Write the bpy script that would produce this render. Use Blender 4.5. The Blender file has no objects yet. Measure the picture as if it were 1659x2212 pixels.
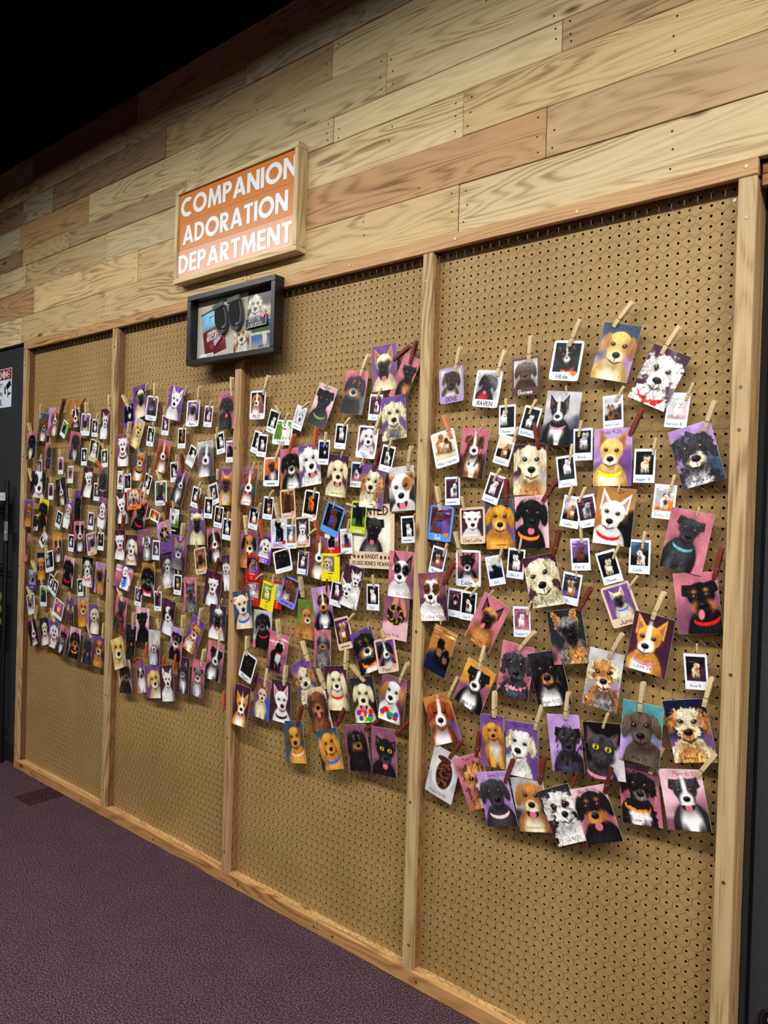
import bpy, bmesh, math, random, re
import numpy as np
from mathutils import Matrix, Vector

IN = 0.0254
FZ = 89.4                       # floor lies 89.4 in below the first row of pegboard holes
scene = bpy.context.scene
C = scene.collection

def W(x, y, z):
    return Vector((x * IN, y * IN, (z + FZ) * IN))

# ---------------------------------------------------------------- camera
cam_d = bpy.data.cameras.new('camera')
cam = bpy.data.objects.new('camera', cam_d)
C.objects.link(cam)
F_PX = 1568.17
YAW, PITCH, ROLL = -0.68134, -0.009765, 0.029815
fw = Vector((math.sin(YAW) * math.cos(PITCH), math.cos(YAW) * math.cos(PITCH), math.sin(PITCH)))
rt = Vector((math.cos(YAW), -math.sin(YAW), 0))
up = rt.cross(fw)
r2 = math.cos(ROLL) * rt + math.sin(ROLL) * up
u2 = -math.sin(ROLL) * rt + math.cos(ROLL) * up
M = Matrix((r2, u2, -fw)).transposed().to_4x4()
M.translation = W(18.3155, -73.4959, -30.6189)
cam.matrix_world = M
cam_d.sensor_fit = 'VERTICAL'
cam_d.sensor_height = 24.0
cam_d.lens = F_PX / 2212 * 24.0
cam_d.clip_start = 0.05
scene.camera = cam

# ---------------------------------------------------------------- world, lamps, exposure
wd = bpy.data.worlds.new('world')
scene.world = wd
wd.use_nodes = True
wd.node_tree.nodes['Background'].inputs[0].default_value = (0.9, 0.95, 1.0, 1)
wd.node_tree.nodes['Background'].inputs[1].default_value = 0.0

def strip(name, x, y, z, lx, ly, watt, col=(1.0, 0.985, 0.95)):
    l = bpy.data.lights.new(name, 'AREA')
    l.shape = 'RECTANGLE'
    l.size = lx * IN
    l.size_y = ly * IN
    l.energy = watt
    l.color = col
    o = bpy.data.objects.new(name, l)
    C.objects.link(o)
    o.location = W(x, y, z)
    return o
# ceiling strip lights: row along the photo wall, two added fill rows, right-hand strip
strip('strip_light_row', -35, -69, 36, 265, 5, 222)
strip('strip_light_row', -35, -225, 36, 265, 6, 70)  # unseen row behind the viewer, added for floor fill
strip('strip_light_row', -35, -345, 36, 265, 6, 70)  # second unseen row farther back, added as room fill
strip('strip_light_row', 90, -62, 36, 5, 110, 125)

vs = scene.view_settings
vs.view_transform = 'Standard'
vs.look = 'None'
vs.gamma = 1.0
vs.use_curve_mapping = False
vs.exposure = 0.0

# ---------------------------------------------------------------- helpers
random.seed(7)
def lin(c):
    return tuple(v / 12.92 if v <= 0.04045 else ((v + 0.055) / 1.055) ** 2.4 for v in c)

def mat(name, col, rough=0.6, metal=0.0, coat=0.0, spec=0.5, bump=None, vary=None, alpha=None):
    m = bpy.data.materials.new(name)
    m.use_nodes = True
    nt = m.node_tree
    b = nt.nodes['Principled BSDF']
    b.inputs['Base Color'].default_value = (*lin(col), 1)
    b.inputs['Roughness'].default_value = rough
    b.inputs['Metallic'].default_value = metal
    b.inputs['Specular IOR Level'].default_value = spec
    b.inputs['Coat Weight'].default_value = coat
    b.inputs['Coat Roughness'].default_value = 0.08
    if vary:
        n = nt.nodes.new('ShaderNodeTexNoise')
        n.inputs['Scale'].default_value = vary[0]
        n.inputs['Detail'].default_value = 6
        tc = nt.nodes.new('ShaderNodeTexCoord')
        nt.links.new(tc.outputs['Object'], n.inputs['Vector'])
        r = nt.nodes.new('ShaderNodeValToRGB')
        k = vary[1]
        r.color_ramp.elements[0].position = 0.3
        r.color_ramp.elements[1].position = 0.7
        r.color_ramp.elements[0].color = (*lin([v * (1 - k) for v in col]), 1)
        r.color_ramp.elements[1].color = (*lin([min(1, v * (1 + k)) for v in col]), 1)
        nt.links.new(n.outputs['Fac'], r.inputs[0])
        nt.links.new(r.outputs[0], b.inputs['Base Color'])
    if bump:
        n = nt.nodes.new('ShaderNodeTexNoise')
        n.inputs['Scale'].default_value = bump[0]
        n.inputs['Detail'].default_value = 4
        tc = nt.nodes.new('ShaderNodeTexCoord')
        nt.links.new(tc.outputs['Object'], n.inputs['Vector'])
        bp = nt.nodes.new('ShaderNodeBump')
        bp.inputs['Strength'].default_value = bump[1]
        bp.inputs['Distance'].default_value = 0.003
        nt.links.new(n.outputs['Fac'], bp.inputs['Height'])
        nt.links.new(bp.outputs[0], b.inputs['Normal'])
    return m

def wood(name, axis='X', rough=0.6, ring=1.0, knots=True, flat=False):
    """Pine: grain along one object axis, tint from the object's own colour."""
    m = bpy.data.materials.new(name)
    m.use_nodes = True
    nt = m.node_tree
    N, Lk = nt.nodes, nt.links
    b = N['Principled BSDF']
    b.inputs['Roughness'].default_value = rough
    b.inputs['Specular IOR Level'].default_value = 0.35
    tc = N.new('ShaderNodeTexCoord')
    oi = N.new('ShaderNodeObjectInfo')
    rnd = N.new('ShaderNodeVectorMath'); rnd.operation = 'SCALE'
    rnd.inputs[0].default_value = (13.7, 7.3, 9.1)
    Lk.new(oi.outputs['Random'], rnd.inputs['Scale'])
    add = N.new('ShaderNodeVectorMath'); add.operation = 'ADD'
    Lk.new(tc.outputs['Object'], add.inputs[0]); Lk.new(rnd.outputs[0], add.inputs[1])
    def mp(s):
        q = N.new('ShaderNodeVectorMath'); q.operation = 'MULTIPLY'
        q.inputs[1].default_value = s if axis == 'X' else (s[1], s[2], s[0])
        Lk.new(add.outputs[0], q.inputs[0])
        return q.outputs[0]
    def noise(v, sc, det=4, dist=0.0):
        n = N.new('ShaderNodeTexNoise')
        n.inputs['Scale'].default_value = sc; n.inputs['Detail'].default_value = det
        n.inputs['Distortion'].default_value = dist
        Lk.new(v, n.inputs['Vector'])
        return n.outputs['Fac']
    def mth(op, a, bb):
        q = N.new('ShaderNodeMath'); q.operation = op
        for i, v in enumerate((a, bb)):
            if v is None: continue
            if isinstance(v, (int, float)): q.inputs[i].default_value = v
            else: Lk.new(v, q.inputs[i])
        return q.outputs[0]
    # cathedral rings: slow stretched noise folded into bands
    slow = noise(mp((0.55, 5.0, 5.0)), 1.6, 2, 0.3)
    bands = mth('SINE', mth('MULTIPLY', slow, 120.0 * ring), None)
    bands = mth('MULTIPLY_ADD', bands, 0.5); bands.node.inputs[2].default_value = 0.5
    fib = noise(mp((4.0, 260.0, 260.0)), 1.0, 4)
    blot = noise(mp((1.4, 7.0, 7.0)), 1.3, 3, 0.4)
    v = mth('MULTIPLY', bands, 0.26)
    v = mth('ADD', v, mth('MULTIPLY', fib, 0.55))
    v = mth('ADD', v, mth('MULTIPLY', blot, 0.6))
    if flat: v = mth('ADD', mth('MULTIPLY', fib, 0.5), 0.35)
    ramp = N.new('ShaderNodeValToRGB')
    e = ramp.color_ramp.elements
    e[0].position = 0.35; e[0].color = (1.1, 1.1, 1.1, 1)
    e[1].position = 1.1; e[1].color = (0.4, 0.3, 0.2, 1)
    mid = e.new(0.75); mid.color = (0.92, 0.88, 0.8, 1)
    Lk.new(v, ramp.inputs[0])
    mul = N.new('ShaderNodeMix'); mul.data_type = 'RGBA'; mul.blend_type = 'MULTIPLY'
    mul.inputs[0].default_value = 1.0
    Lk.new(oi.outputs['Color'], mul.inputs[6]); Lk.new(ramp.outputs[0], mul.inputs[7])
    col = mul.outputs[2]
    if knots:
        vo = N.new('ShaderNodeTexVoronoi')
        vo.inputs['Scale'].default_value = 1.0
        Lk.new(mp((2.2, 6.5, 6.5)), vo.inputs['Vector'])
        kr = N.new('ShaderNodeValToRGB')
        kr.color_ramp.elements[0].position = 0.025; kr.color_ramp.elements[0].color = (0.3, 0.2, 0.14, 1)
        kr.color_ramp.elements[1].position = 0.085; kr.color_ramp.elements[1].color = (1, 1, 1, 1)
        Lk.new(vo.outputs['Distance'], kr.inputs[0])
        m2 = N.new('ShaderNodeMix'); m2.data_type = 'RGBA'; m2.blend_type = 'MULTIPLY'
        m2.inputs[0].default_value = 1.0
        Lk.new(col, m2.inputs[6]); Lk.new(kr.outputs[0], m2.inputs[7])
        col = m2.outputs[2]
    Lk.new(col, b.inputs['Base Color'])
    bp = N.new('ShaderNodeBump'); bp.inputs['Strength'].default_value = 0.25; bp.inputs['Distance'].default_value = 0.002
    Lk.new(v, bp.inputs['Height']); Lk.new(bp.outputs[0], b.inputs['Normal'])
    return m

WOODX = wood('pine_boards', 'X')
WOODZ = wood('pine_uprights', 'Z', ring=0.8)
PINW = wood('clothespin_wood', 'Z', 0.55, 0.1, knots=False, flat=True)

class MB:
    """collects simple shapes into one mesh (inches, own axes)"""
    def __init__(s): s.v, s.f = [], []
    def add(s, vs_, fs_):
        o = len(s.v); s.v += [tuple(p) for p in vs_]; s.f += [tuple(i + o for i in f) for f in fs_]; return s
    def box(s, x0, x1, y0, y1, z0, z1, ch=0.0):
        if ch <= 0:
            P = [(x, y, z) for x in (x0, x1) for y in (y0, y1) for z in (z0, z1)]
            return s.add(P, [(0,1,3,2),(4,6,7,5),(0,4,5,1),(2,3,7,6),(0,2,6,4),(1,5,7,3)])
        bm = bmesh.new(); bmesh.ops.create_cube(bm, size=1)
        for v in bm.verts:
            v.co = Vector(((x0+x1)/2+v.co.x*(x1-x0), (y0+y1)/2+v.co.y*(y1-y0), (z0+z1)/2+v.co.z*(z1-z0)))
        bmesh.ops.bevel(bm, geom=bm.edges[:], offset=ch, segments=1, affect='EDGES')
        bm.verts.index_update()
        s.add([v.co[:] for v in bm.verts], [[v.index for v in f.verts] for f in bm.faces]); bm.free(); return s
    def tube(s, pts, r, n=6, cap=True):
        pts = [Vector(p) for p in pts]; rings = []
        for i, p in enumerate(pts):
            d = (pts[min(i+1, len(pts)-1)] - pts[max(i-1, 0)]).normalized()
            a = d.cross(Vector((0.13, 1, 0.07))).normalized(); b = d.cross(a)
            rr = r[i] if isinstance(r, (list, tuple)) else r
            rings.append([p + rr*(math.cos(t)*a+math.sin(t)*b) for t in [2*math.pi*k/n for k in range(n)]])
        V = [q for R in rings for q in R]; Fc = []
        for i in range(len(rings)-1):
            for k in range(n):
                Fc.append((i*n+k, i*n+(k+1)%n, (i+1)*n+(k+1)%n, (i+1)*n+k))
        if cap: Fc += [tuple(range(n))[::-1], tuple(range((len(rings)-1)*n, len(rings)*n))]
        return s.add(V, Fc)
    def cyl(s, c, r, h, n=20, axis='Z', r2=None):
        r2 = r if r2 is None else r2
        V = []
        for hh, rr in ((0, r), (h, r2)):
            for k in range(n):
                t = 2*math.pi*k/n; a, b = rr*math.cos(t), rr*math.sin(t)
                V.append({'Z': (c[0]+a, c[1]+b, c[2]+hh), 'Y': (c[0]+a, c[1]+hh, c[2]+b), 'X': (c[0]+hh, c[1]+a, c[2]+b)}[axis])
        return s.add(V, [(k, (k+1)%n, n+(k+1)%n, n+k) for k in range(n)] + [tuple(range(n))[::-1], tuple(range(n, 2*n))])
    def poly(s, P, y0, y1):
        """2-D outline (x,z) extruded along y"""
        n = len(P)
        V = [(x, y0, z) for x, z in P] + [(x, y1, z) for x, z in P]
        return s.add(V, [tuple(range(n)), tuple(range(n, 2*n))[::-1]] + [(i, n+i, n+(i+1)%n, (i+1)%n) for i in range(n)])
    def mesh(s, name, m, smooth=False):
        me = bpy.data.meshes.new(name)
        me.from_pydata([(x*IN, y*IN, z*IN) for x, y, z in s.v], [], s.f)
        if m: me.materials.append(m)
        if smooth:
            me.polygons.foreach_set('use_smooth', [True]*len(me.polygons))
        me.validate(); me.update()
        bm = bmesh.new(); bm.from_mesh(me); bmesh.ops.recalc_face_normals(bm, faces=bm.faces[:]); bm.to_mesh(me); bm.free()
        return me
    def build(s, name, m, parent=None, loc=None, smooth=False, color=None):
        o = bpy.data.objects.new(name, s.mesh(name, m, smooth)); C.objects.link(o)
        if parent: o.parent = parent
        if loc is not None: o.location = loc
        if color: o.color = (*lin(color), 1)
        return o

def tag(o, label=None, cat=None, group=None, kind=None):
    if label: o['label'] = label
    if cat: o['category'] = cat
    if group: o['group'] = group
    if kind: o['kind'] = kind
    return o

def empty(name, loc, label=None, cat=None, group=None, kind=None, rot=(0, 0, 0)):
    o = bpy.data.objects.new(name, None); C.objects.link(o)
    o.location = loc; o.rotation_euler = rot; o.empty_display_size = 0.05
    return tag(o, label, cat, group, kind)

def L3(x, y, z):            # offset inside a thing, inches
    return Vector((x*IN, y*IN, z*IN))

BLACKWALL = mat('charcoal_wall_paint', (0.14, 0.14, 0.16), 0.7, bump=(220, 0.3))
CEIL = mat('black_ceiling_paint', (0.03, 0.03, 0.03), 0.9)
DARK = mat('dark_cavity', (0.03, 0.025, 0.02), 0.95)

# ---------------------------------------------------------------- floor
def carpet_mat(name, col):
    m = bpy.data.materials.new(name); m.use_nodes = True
    nt = m.node_tree; N, Lk = nt.nodes, nt.links; b = N['Principled BSDF']
    b.inputs['Roughness'].default_value = 0.95; b.inputs['Specular IOR Level'].default_value = 0.1
    tc = N.new('ShaderNodeTexCoord')
    n = N.new('ShaderNodeTexNoise'); n.inputs['Scale'].default_value = 190; n.inputs['Detail'].default_value = 3
    n2 = N.new('ShaderNodeTexNoise'); n2.inputs['Scale'].default_value = 9; n2.inputs['Detail'].default_value = 3
    Lk.new(tc.outputs['Object'], n.inputs['Vector']); Lk.new(tc.outputs['Object'], n2.inputs['Vector'])
    r = N.new('ShaderNodeValToRGB'); e = r.color_ramp.elements
    e[0].position = 0.34; e[0].color = (*lin([c*0.45 for c in col]), 1)
    e[1].position = 0.7; e[1].color = (*lin([min(1, c*1.75) for c in col]), 1)
    q = e.new(0.5); q.color = (*lin(col), 1)
    Lk.new(n.outputs['Fac'], r.inputs[0])
    mx = N.new('ShaderNodeMix'); mx.data_type = 'RGBA'; mx.blend_type = 'MULTIPLY'; mx.inputs[0].default_value = 0.35
    Lk.new(r.outputs[0], mx.inputs[6]); Lk.new(n2.outputs['Fac'], mx.inputs[7])
    Lk.new(mx.outputs[2], b.inputs['Base Color'])
    bp = N.new('ShaderNodeBump'); bp.inputs['Strength'].default_value = 0.8; bp.inputs['Distance'].default_value = 0.004
    Lk.new(n.outputs['Fac'], bp.inputs['Height']); Lk.new(bp.outputs[0], b.inputs['Normal'])
    return m
fl = MB().box(-300, 150, -420, 12, -2, 0).build('floor', carpet_mat('burgundy_carpet', (0.29, 0.21, 0.24)), None, W(0, 0, -FZ))
tag(fl, 'burgundy speckled loop-pile carpet floor', kind='structure')
MB().box(-124.4, -118.3, -8.65, -1.85, 0, 0.06).build('carpet_tile', carpet_mat('dark_carpet_tile', (0.22, 0.125, 0.15)), fl)

# ---------------------------------------------------------------- shell
def shell(name, m, x0, x1, y0, y1, z0, z1, lab):
    o = MB().box(x0, x1, y0, y1, z0, z1).build(name, m, None, W(0, 0, 0)); return tag(o, lab, kind='structure')
shell('ceiling', CEIL, -300, 150, -420, 12, 100, 102, 'black painted open ceiling')
shell('wall_left', BLACKWALL, -303, -300, -420, 12, -FZ, 100, 'charcoal painted side wall')
shell('wall_right', BLACKWALL, 150, 153, -420, 12, -FZ, 100, 'charcoal painted side wall')
shell('wall_rear', BLACKWALL, -300, 150, -423, -420, -FZ, 100, 'charcoal painted wall behind the viewer')
shell('wall_front_left', BLACKWALL, -300, -140.4, -0.6, 8, -FZ, 1.7, 'charcoal painted wall left of the photo display')
shell('wall_front_right', mat('charcoal_wall_paint_right', (0.21, 0.21, 0.23), 0.6, bump=(220, 0.3)), 2.4, 150, 4.6, 8, -FZ, 4.3, 'charcoal painted wall right of the photo display')  # same charcoal paint as the left, colour lightened to stand in for light
shell('wall_front_upper', CEIL, -300, 150, 0.2, 8, 41.4, 100, 'black upper wall above the planks')
shell('wall_front_core', DARK, -140.4, 2.4, 2.2, 8, -FZ, 1.7, 'dark framing cavity behind the pegboard')
tag(MB().box(-300, -140.4, -0.85, -0.6, -FZ, -FZ+4).build('baseboard_left', mat('black_baseboard', (0.12, 0.12, 0.14), 0.5), None, W(0,0,0)), 'black rubber baseboard on the charcoal wall', kind='structure')
tag(MB().box(2.45, 2.75, 4.45, 4.6, -FZ, 1.2).build('trim_1', mat('black_trim', (0.04, 0.04, 0.05), 0.35), None, W(0,0,0)), 'thin glossy black trim strip beside the end post', kind='structure')

# plank cladding above the display
wall = MB().box(-300, 150, -0.6, 0.2, 1.75, 41.4).build('wall_front_planks', DARK, None, W(0, 0, 0))
tag(wall, 'wall clad in reclaimed pine planks of mixed widths', kind='structure')
ROWS = [(1.9, 7.6), (7.6, 13.15), (13.15, 18.5), (18.5, 22.0), (22.0, 27.4), (27.4, 32.6), (32.6, 36.1), (36.1, 41.4)]
JOINT = [[-176, -142.6, -108.4, -68.2, -30.07, 12], [-168, -136.7, -97.9, -60, -18.9, 30], [-172, -141, -108.5, -66, -29.8, 22],
         [-160, -142.4, -122.9, -84, -50.9, -17.4, 20], [-182, -144.2, -115.4, -80.9, -41.8, 2, 40], [-165, -142.9, -129.9, -90.4, -51.6, -12, 25],
         [-170, -136, -102.8, -69.4, -24, 15], [-176, -138.9, -99.4, -60.5, -20, 20]]
TONE = dict(y=(0.79, 0.69, 0.50), l=(0.82, 0.74, 0.57), t=(0.73, 0.62, 0.45), o=(0.69, 0.55, 0.38), b=(0.55, 0.44, 0.33), p=(0.71, 0.60, 0.46), g=(0.69, 0.65, 0.53))
TINT = ['ylyyyl', 'yoyyot', 'tlylly', 'tbtpllt', 'tgolllt', 'btgbtly'.replace('bt', 'tb', 1), 'tttpgbt', 'tgbtttt']
nails = MB()
rn = random.Random(3)
for (z0, z1), js, tn in zip(ROWS, JOINT, TINT):
    xs = [-300] + js + [150]
    for i in range(len(xs) - 1):
        a, b = xs[i] + 0.04, xs[i+1] - 0.04
        if b - a > 90: a, b = (a, b) if a > -200 else (b - 60, b)
        if a >= 60: continue
        if xs[i] == -300: a = max(a, -230)
        b = min(b, 70)
        th = 0.9 + rn.uniform(-0.09, 0.09)
        cx, cz = (a+b)/2, (z0+z1)/2
        hw, hh = (b-a)/2, (z1-z0)/2 - 0.03
        P = MB().box(-hw, hw, -th, 0, -hh, hh, 0.05)
        c = TONE[tn[i % len(tn)]]; k = rn.uniform(0.93, 1.06)
        P.build('plank', WOODX, wall, W(cx, -0.6, cz) - W(0, 0, 0) if False else L3(cx, -0.6, cz), color=[min(1, v*k) for v in c])
        ends = [a + 0.9, b - 0.9]; q = a + 24
        while q < b - 10: ends.append(q + rn.uniform(-2, 2)); q += 22
        for e in ends:
            if -160 < e < 8:
                for f in (0.17, 0.5, 0.83):
                    if rn.random() < 0.85:
                        nails.cyl((e + rn.uniform(-.25, .25), -0.6-th-0.012, z0 + (z1-z0)*f + rn.uniform(-.2, .2)), 0.12, 0.05, 7, 'Y')
wall.location = W(0, 0, 0)
no = nails.build('nail_heads', mat('dark_nail', (0.12, 0.09, 0.07), 0.6, 0.3), wall); no['kind'] = 'stuff'
# header boards set back to the right of the top rail
for zz in ((-0.4, 0.62), (0.68, 1.7)):
    MB().box(-24, 24, -0.4, 0.4, -(zz[1]-zz[0])/2, (zz[1]-zz[0])/2, 0.04).build('header_board', WOODX, wall, L3(26.45, -0.1, (zz[0]+zz[1])/2), color=(0.66, 0.48, 0.3))

# ---------------------------------------------------------------- pegboard display
disp = empty('pegboard_display', W(-69, 0, -FZ), 'long pine-framed pegboard display of four bays behind wire netting', 'display board')
D0 = Vector((-69*IN, 0, 0))
def dl(x, y, z): return W(x, y, z) - disp.location

PEG = bpy.data.materials.new('tan_hardboard'); PEG.use_nodes = True
def _peg():
    nt = PEG.node_tree; N, Lk = nt.nodes, nt.links; b = N['Principled BSDF']
    tc = N.new('ShaderNodeTexCoord')
    n = N.new('ShaderNodeTexNoise'); n.inputs['Scale'].default_value = 3.2; n.inputs['Detail'].default_value = 5
    w1 = N.new('ShaderNodeTexNoise'); w1.inputs['Scale'].default_value = 420; w1.inputs['Detail'].default_value = 2
    Lk.new(tc.outputs['Object'], n.inputs['Vector']); Lk.new(tc.outputs['Object'], w1.inputs['Vector'])
    r = N.new('ShaderNodeValToRGB'); e = r.color_ramp.elements
    e[0].position = 0.3; e[0].color = (*lin((0.625, 0.50, 0.29)), 1); e[1].position = 0.72; e[1].color = (*lin((0.70, 0.575, 0.36)), 1)
    Lk.new(n.outputs['Fac'], r.inputs[0])
    r2_ = N.new('ShaderNodeValToRGB'); e = r2_.color_ramp.elements
    e[0].position = 0.3; e[0].color = (0.8, 0.8, 0.8, 1); e[1].position = 0.7; e[1].color = (1.1, 1.1, 1.1, 1)
    Lk.new(w1.outputs['Fac'], r2_.inputs[0])
    mx = N.new('ShaderNodeMix'); mx.data_type = 'RGBA'; mx.blend_type = 'MULTIPLY'; mx.inputs[0].default_value = 1
    Lk.new(r.outputs[0], mx.inputs[6]); Lk.new(r2_.outputs[0], mx.inputs[7]); Lk.new(mx.outputs[2], b.inputs['Base Color'])
    b.inputs['Roughness'].default_value = 0.55; b.inputs['Specular IOR Level'].default_value = 0.3
    bp = N.new('ShaderNodeBump'); bp.inputs['Strength'].default_value = 0.15; bp.inputs['Distance'].default_value = 0.001
    Lk.new(w1.outputs['Fac'], bp.inputs['Height']); Lk.new(bp.outputs[0], b.inputs['Normal'])
_peg()

def peg_panel(x0, x1, z0, z1, hx, hz):
    """hardboard sheet with real drilled holes; hx, hz = hole centres"""
    R, T = 0.14, 0.07
    ang = np.arange(8) * math.pi/4
    inner = np.stack([np.cos(ang)*R, np.sin(ang)*R], 1)
    outer = np.array([(.5,0),(.5,.5),(0,.5),(-.5,.5),(-.5,0),(-.5,-.5),(0,-.5),(.5,-.5)])
    cx, cz = np.meshgrid(hx, hz); cen = np.stack([cx.ravel(), cz.ravel()], 1)
    n = len(cen)
    cell = np.zeros((n, 24, 3))
    cell[:, 0:8, 0::2] = cen[:, None, :] + outer[None]
    cell[:, 8:16, 0::2] = cen[:, None, :] + inner[None]
    cell[:, 16:24, 0::2] = cen[:, None, :] + inner[None]
    cell[:, 16:24, 1] = T
    fc = []
    for k in range(8):
        k2 = (k+1) % 8
        fc.append((k, k2, 8+k2, 8+k)); fc.append((8+k, 8+k2, 16+k2, 16+k))
    fc = np.array(fc)
    faces = (fc[None] + (np.arange(n)*24)[:, None, None]).reshape(-1, 4)
    V = cell.reshape(-1, 3)
    gx0, gx1, gz0, gz1 = hx.min()-.5, hx.max()+.5, hz.min()-.5, hz.max()+.5
    ex = []
    for a, b, c, d in ((x0, gx0, z0, z1), (gx1, x1, z0, z1), (gx0, gx1, z0, gz0), (gx0, gx1, gz1, z1)):
        if b - a > 1e-4 and d - c > 1e-4: ex.append([(a, 0, c), (b, 0, c), (b, 0, d), (a, 0, d)])
    ex.append([(x0, T+.005, z0), (x0, T+.005, z0+.01), (x0+.01, T+.005, z0+.01), (x0+.01, T+.005, z0)])
    ev = np.array(ex).reshape(-1, 3); ef = np.arange(len(ev)).reshape(-1, 4) + len(V)
    V = np.concatenate([V, ev]); faces = np.concatenate([faces, ef])
    me = bpy.data.meshes.new('pegboard_panel')
    me.vertices.add(len(V)); me.vertices.foreach_set('co', (V*IN).ravel())
    me.loops.add(len(faces)*4); me.loops.foreach_set('vertex_index', faces.ravel())
    me.polygons.add(len(faces)); me.polygons.foreach_set('loop_start', np.arange(len(faces))*4)
    me.materials.append(PEG); me.polygons.foreach_set('use_smooth', np.zeros(len(faces), bool)); me.update(calc_edges=True)
    o = bpy.data.objects.new('pegboard_panel', me); C.objects.link(o)
    o.parent = disp; o.location = dl(0, 0, 0)
    return o

BAYS = [(-33.4 - 35.15*k, 0.76 if k == 0 else -34.85 - 35.15*(k-1)) for k in range(4)]
for k, (bx0, bx1) in enumerate(BAYS):
    hx = np.arange(34)*-1.0 + (0 if k == 0 else bx1 - 0.72)
    hx = hx[hx > bx0 + 0.05]
    zs = -22.5
    peg_panel(bx0-.1 if hx.min()-.5 > bx0-.1 else hx.min()-.5, max(bx1+.3, hx.max()+.5), zs+.02, 1.6, hx, -np.arange(23)*1.0 + 0.0 if False else np.arange(0, -22, -1.0))
    zl = np.arange(-22.95, -88.2, -1.0)
    mid = hx[17] - 0.5
    peg_panel(mid+.025, max(bx1+.3, hx.max()+.5), -88.9, zs-.03, hx[:18], zl)
    peg_panel(bx0-.25 if hx.min()-.5 > bx0-.25 else hx.min()-.5, mid-.025, -88.9, zs-.03, hx[18:], zl)
    # dark backing is the wall core

PINE = (0.80, 0.64, 0.42)
def bar(name, m, x0, x1, y0, y1, z0, z1, col, ch=0.06):
    cx, cy, cz = (x0+x1)/2, (y0+y1)/2, (z0+z1)/2
    return MB().box(x0-cx, x1-cx, y0-cy, y1-cy, z0-cz, z1-cz, ch).build(name, m, disp, dl(cx, cy, cz), color=col)
YW, YF = -1.05, -1.8
POSTS = [(0.76, 2.33), (-34.85, -33.4), (-70.0, -68.55), (-105.15, -103.7), (-140.3, -138.85)]
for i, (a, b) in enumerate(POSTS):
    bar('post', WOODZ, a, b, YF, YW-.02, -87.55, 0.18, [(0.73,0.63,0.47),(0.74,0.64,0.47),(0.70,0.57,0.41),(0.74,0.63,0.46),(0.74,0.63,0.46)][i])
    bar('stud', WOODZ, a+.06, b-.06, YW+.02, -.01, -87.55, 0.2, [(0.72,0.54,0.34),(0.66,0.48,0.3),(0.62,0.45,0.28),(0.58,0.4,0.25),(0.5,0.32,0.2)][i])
bar('end_panel', WOODZ, 0.95, 2.28, 0.05, 4.55, -FZ+.02, 1.1, (0.68, 0.56, 0.39))
# right-most stud shows a doubled edge
bar('top_rail', WOODX, -140.3, -60.2, YF, YW-.02, 0.25, 1.85, (0.72, 0.57, 0.39))
bar('top_rail', WOODX, -60.12, 2.35, YF, YW-.02, 0.25, 1.85, (0.75, 0.60, 0.42))
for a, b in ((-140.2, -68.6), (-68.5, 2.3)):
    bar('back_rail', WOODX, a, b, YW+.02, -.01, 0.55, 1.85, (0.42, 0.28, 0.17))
bar('bottom_rail', WOODX, -140.3, -49.5, YF, YW-.02, -FZ+.02, -87.55, (0.72, 0.54, 0.34))
bar('bottom_rail', WOODX, -49.42, 2.35, YF, YW-.02, -FZ+.02, -87.55, (0.74, 0.56, 0.36))
for a, b in ((-140.2, -68.6), (-68.5, 2.3)):
    bar('back_rail', WOODX, a, b, YW+.02, -.01, -FZ+.02, -87.75, (0.82, 0.68, 0.47))

SCREW = mat('brass_screw', (0.56, 0.52, 0.42), 0.4, 0.85)
sm = MB().cyl((0, -0.05, 0), 0.17, 0.06, 12, 'Y').box(-.1, .1, -.056, -.04, -.025, .025).box(-.025, .025, -.056, -.04, -.1, .1)
scr_me = sm.mesh('screw', SCREW)
def screw(x, y, z):
    o = bpy.data.objects.new('screw', scr_me); C.objects.link(o); o.parent = disp
    o.location = dl(x, y, z); o.rotation_euler = (0, rn.uniform(0, 1.5), 0)
for z in (-3.5, -18.9, -22.6-.2, -45.2, -64.3, -84): screw(1.55, YF, z)
for px in (-34.1, -69.27, -104.4, -139.6):
    for z in (-3.2, -22.6, -46, -67, -84.5): screw(px + rn.uniform(-.25, .25), YF, z)
for x in (1.4, -14.9, -30.2, -47, -62, -82, -97, -113, -131): screw(x, YF, 1.0 + rn.uniform(-.2, .2))
for x in (-3, -18, -32.6, -46.5, -50, -66, -88, -112, -132): screw(x, YF, -88.5)
for x, z in ((0.05, -1), (0.05, -12), (0.05, -21.3), (0.05, -23.9), (-33, -42)): screw(x, 0.0, z)

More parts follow.
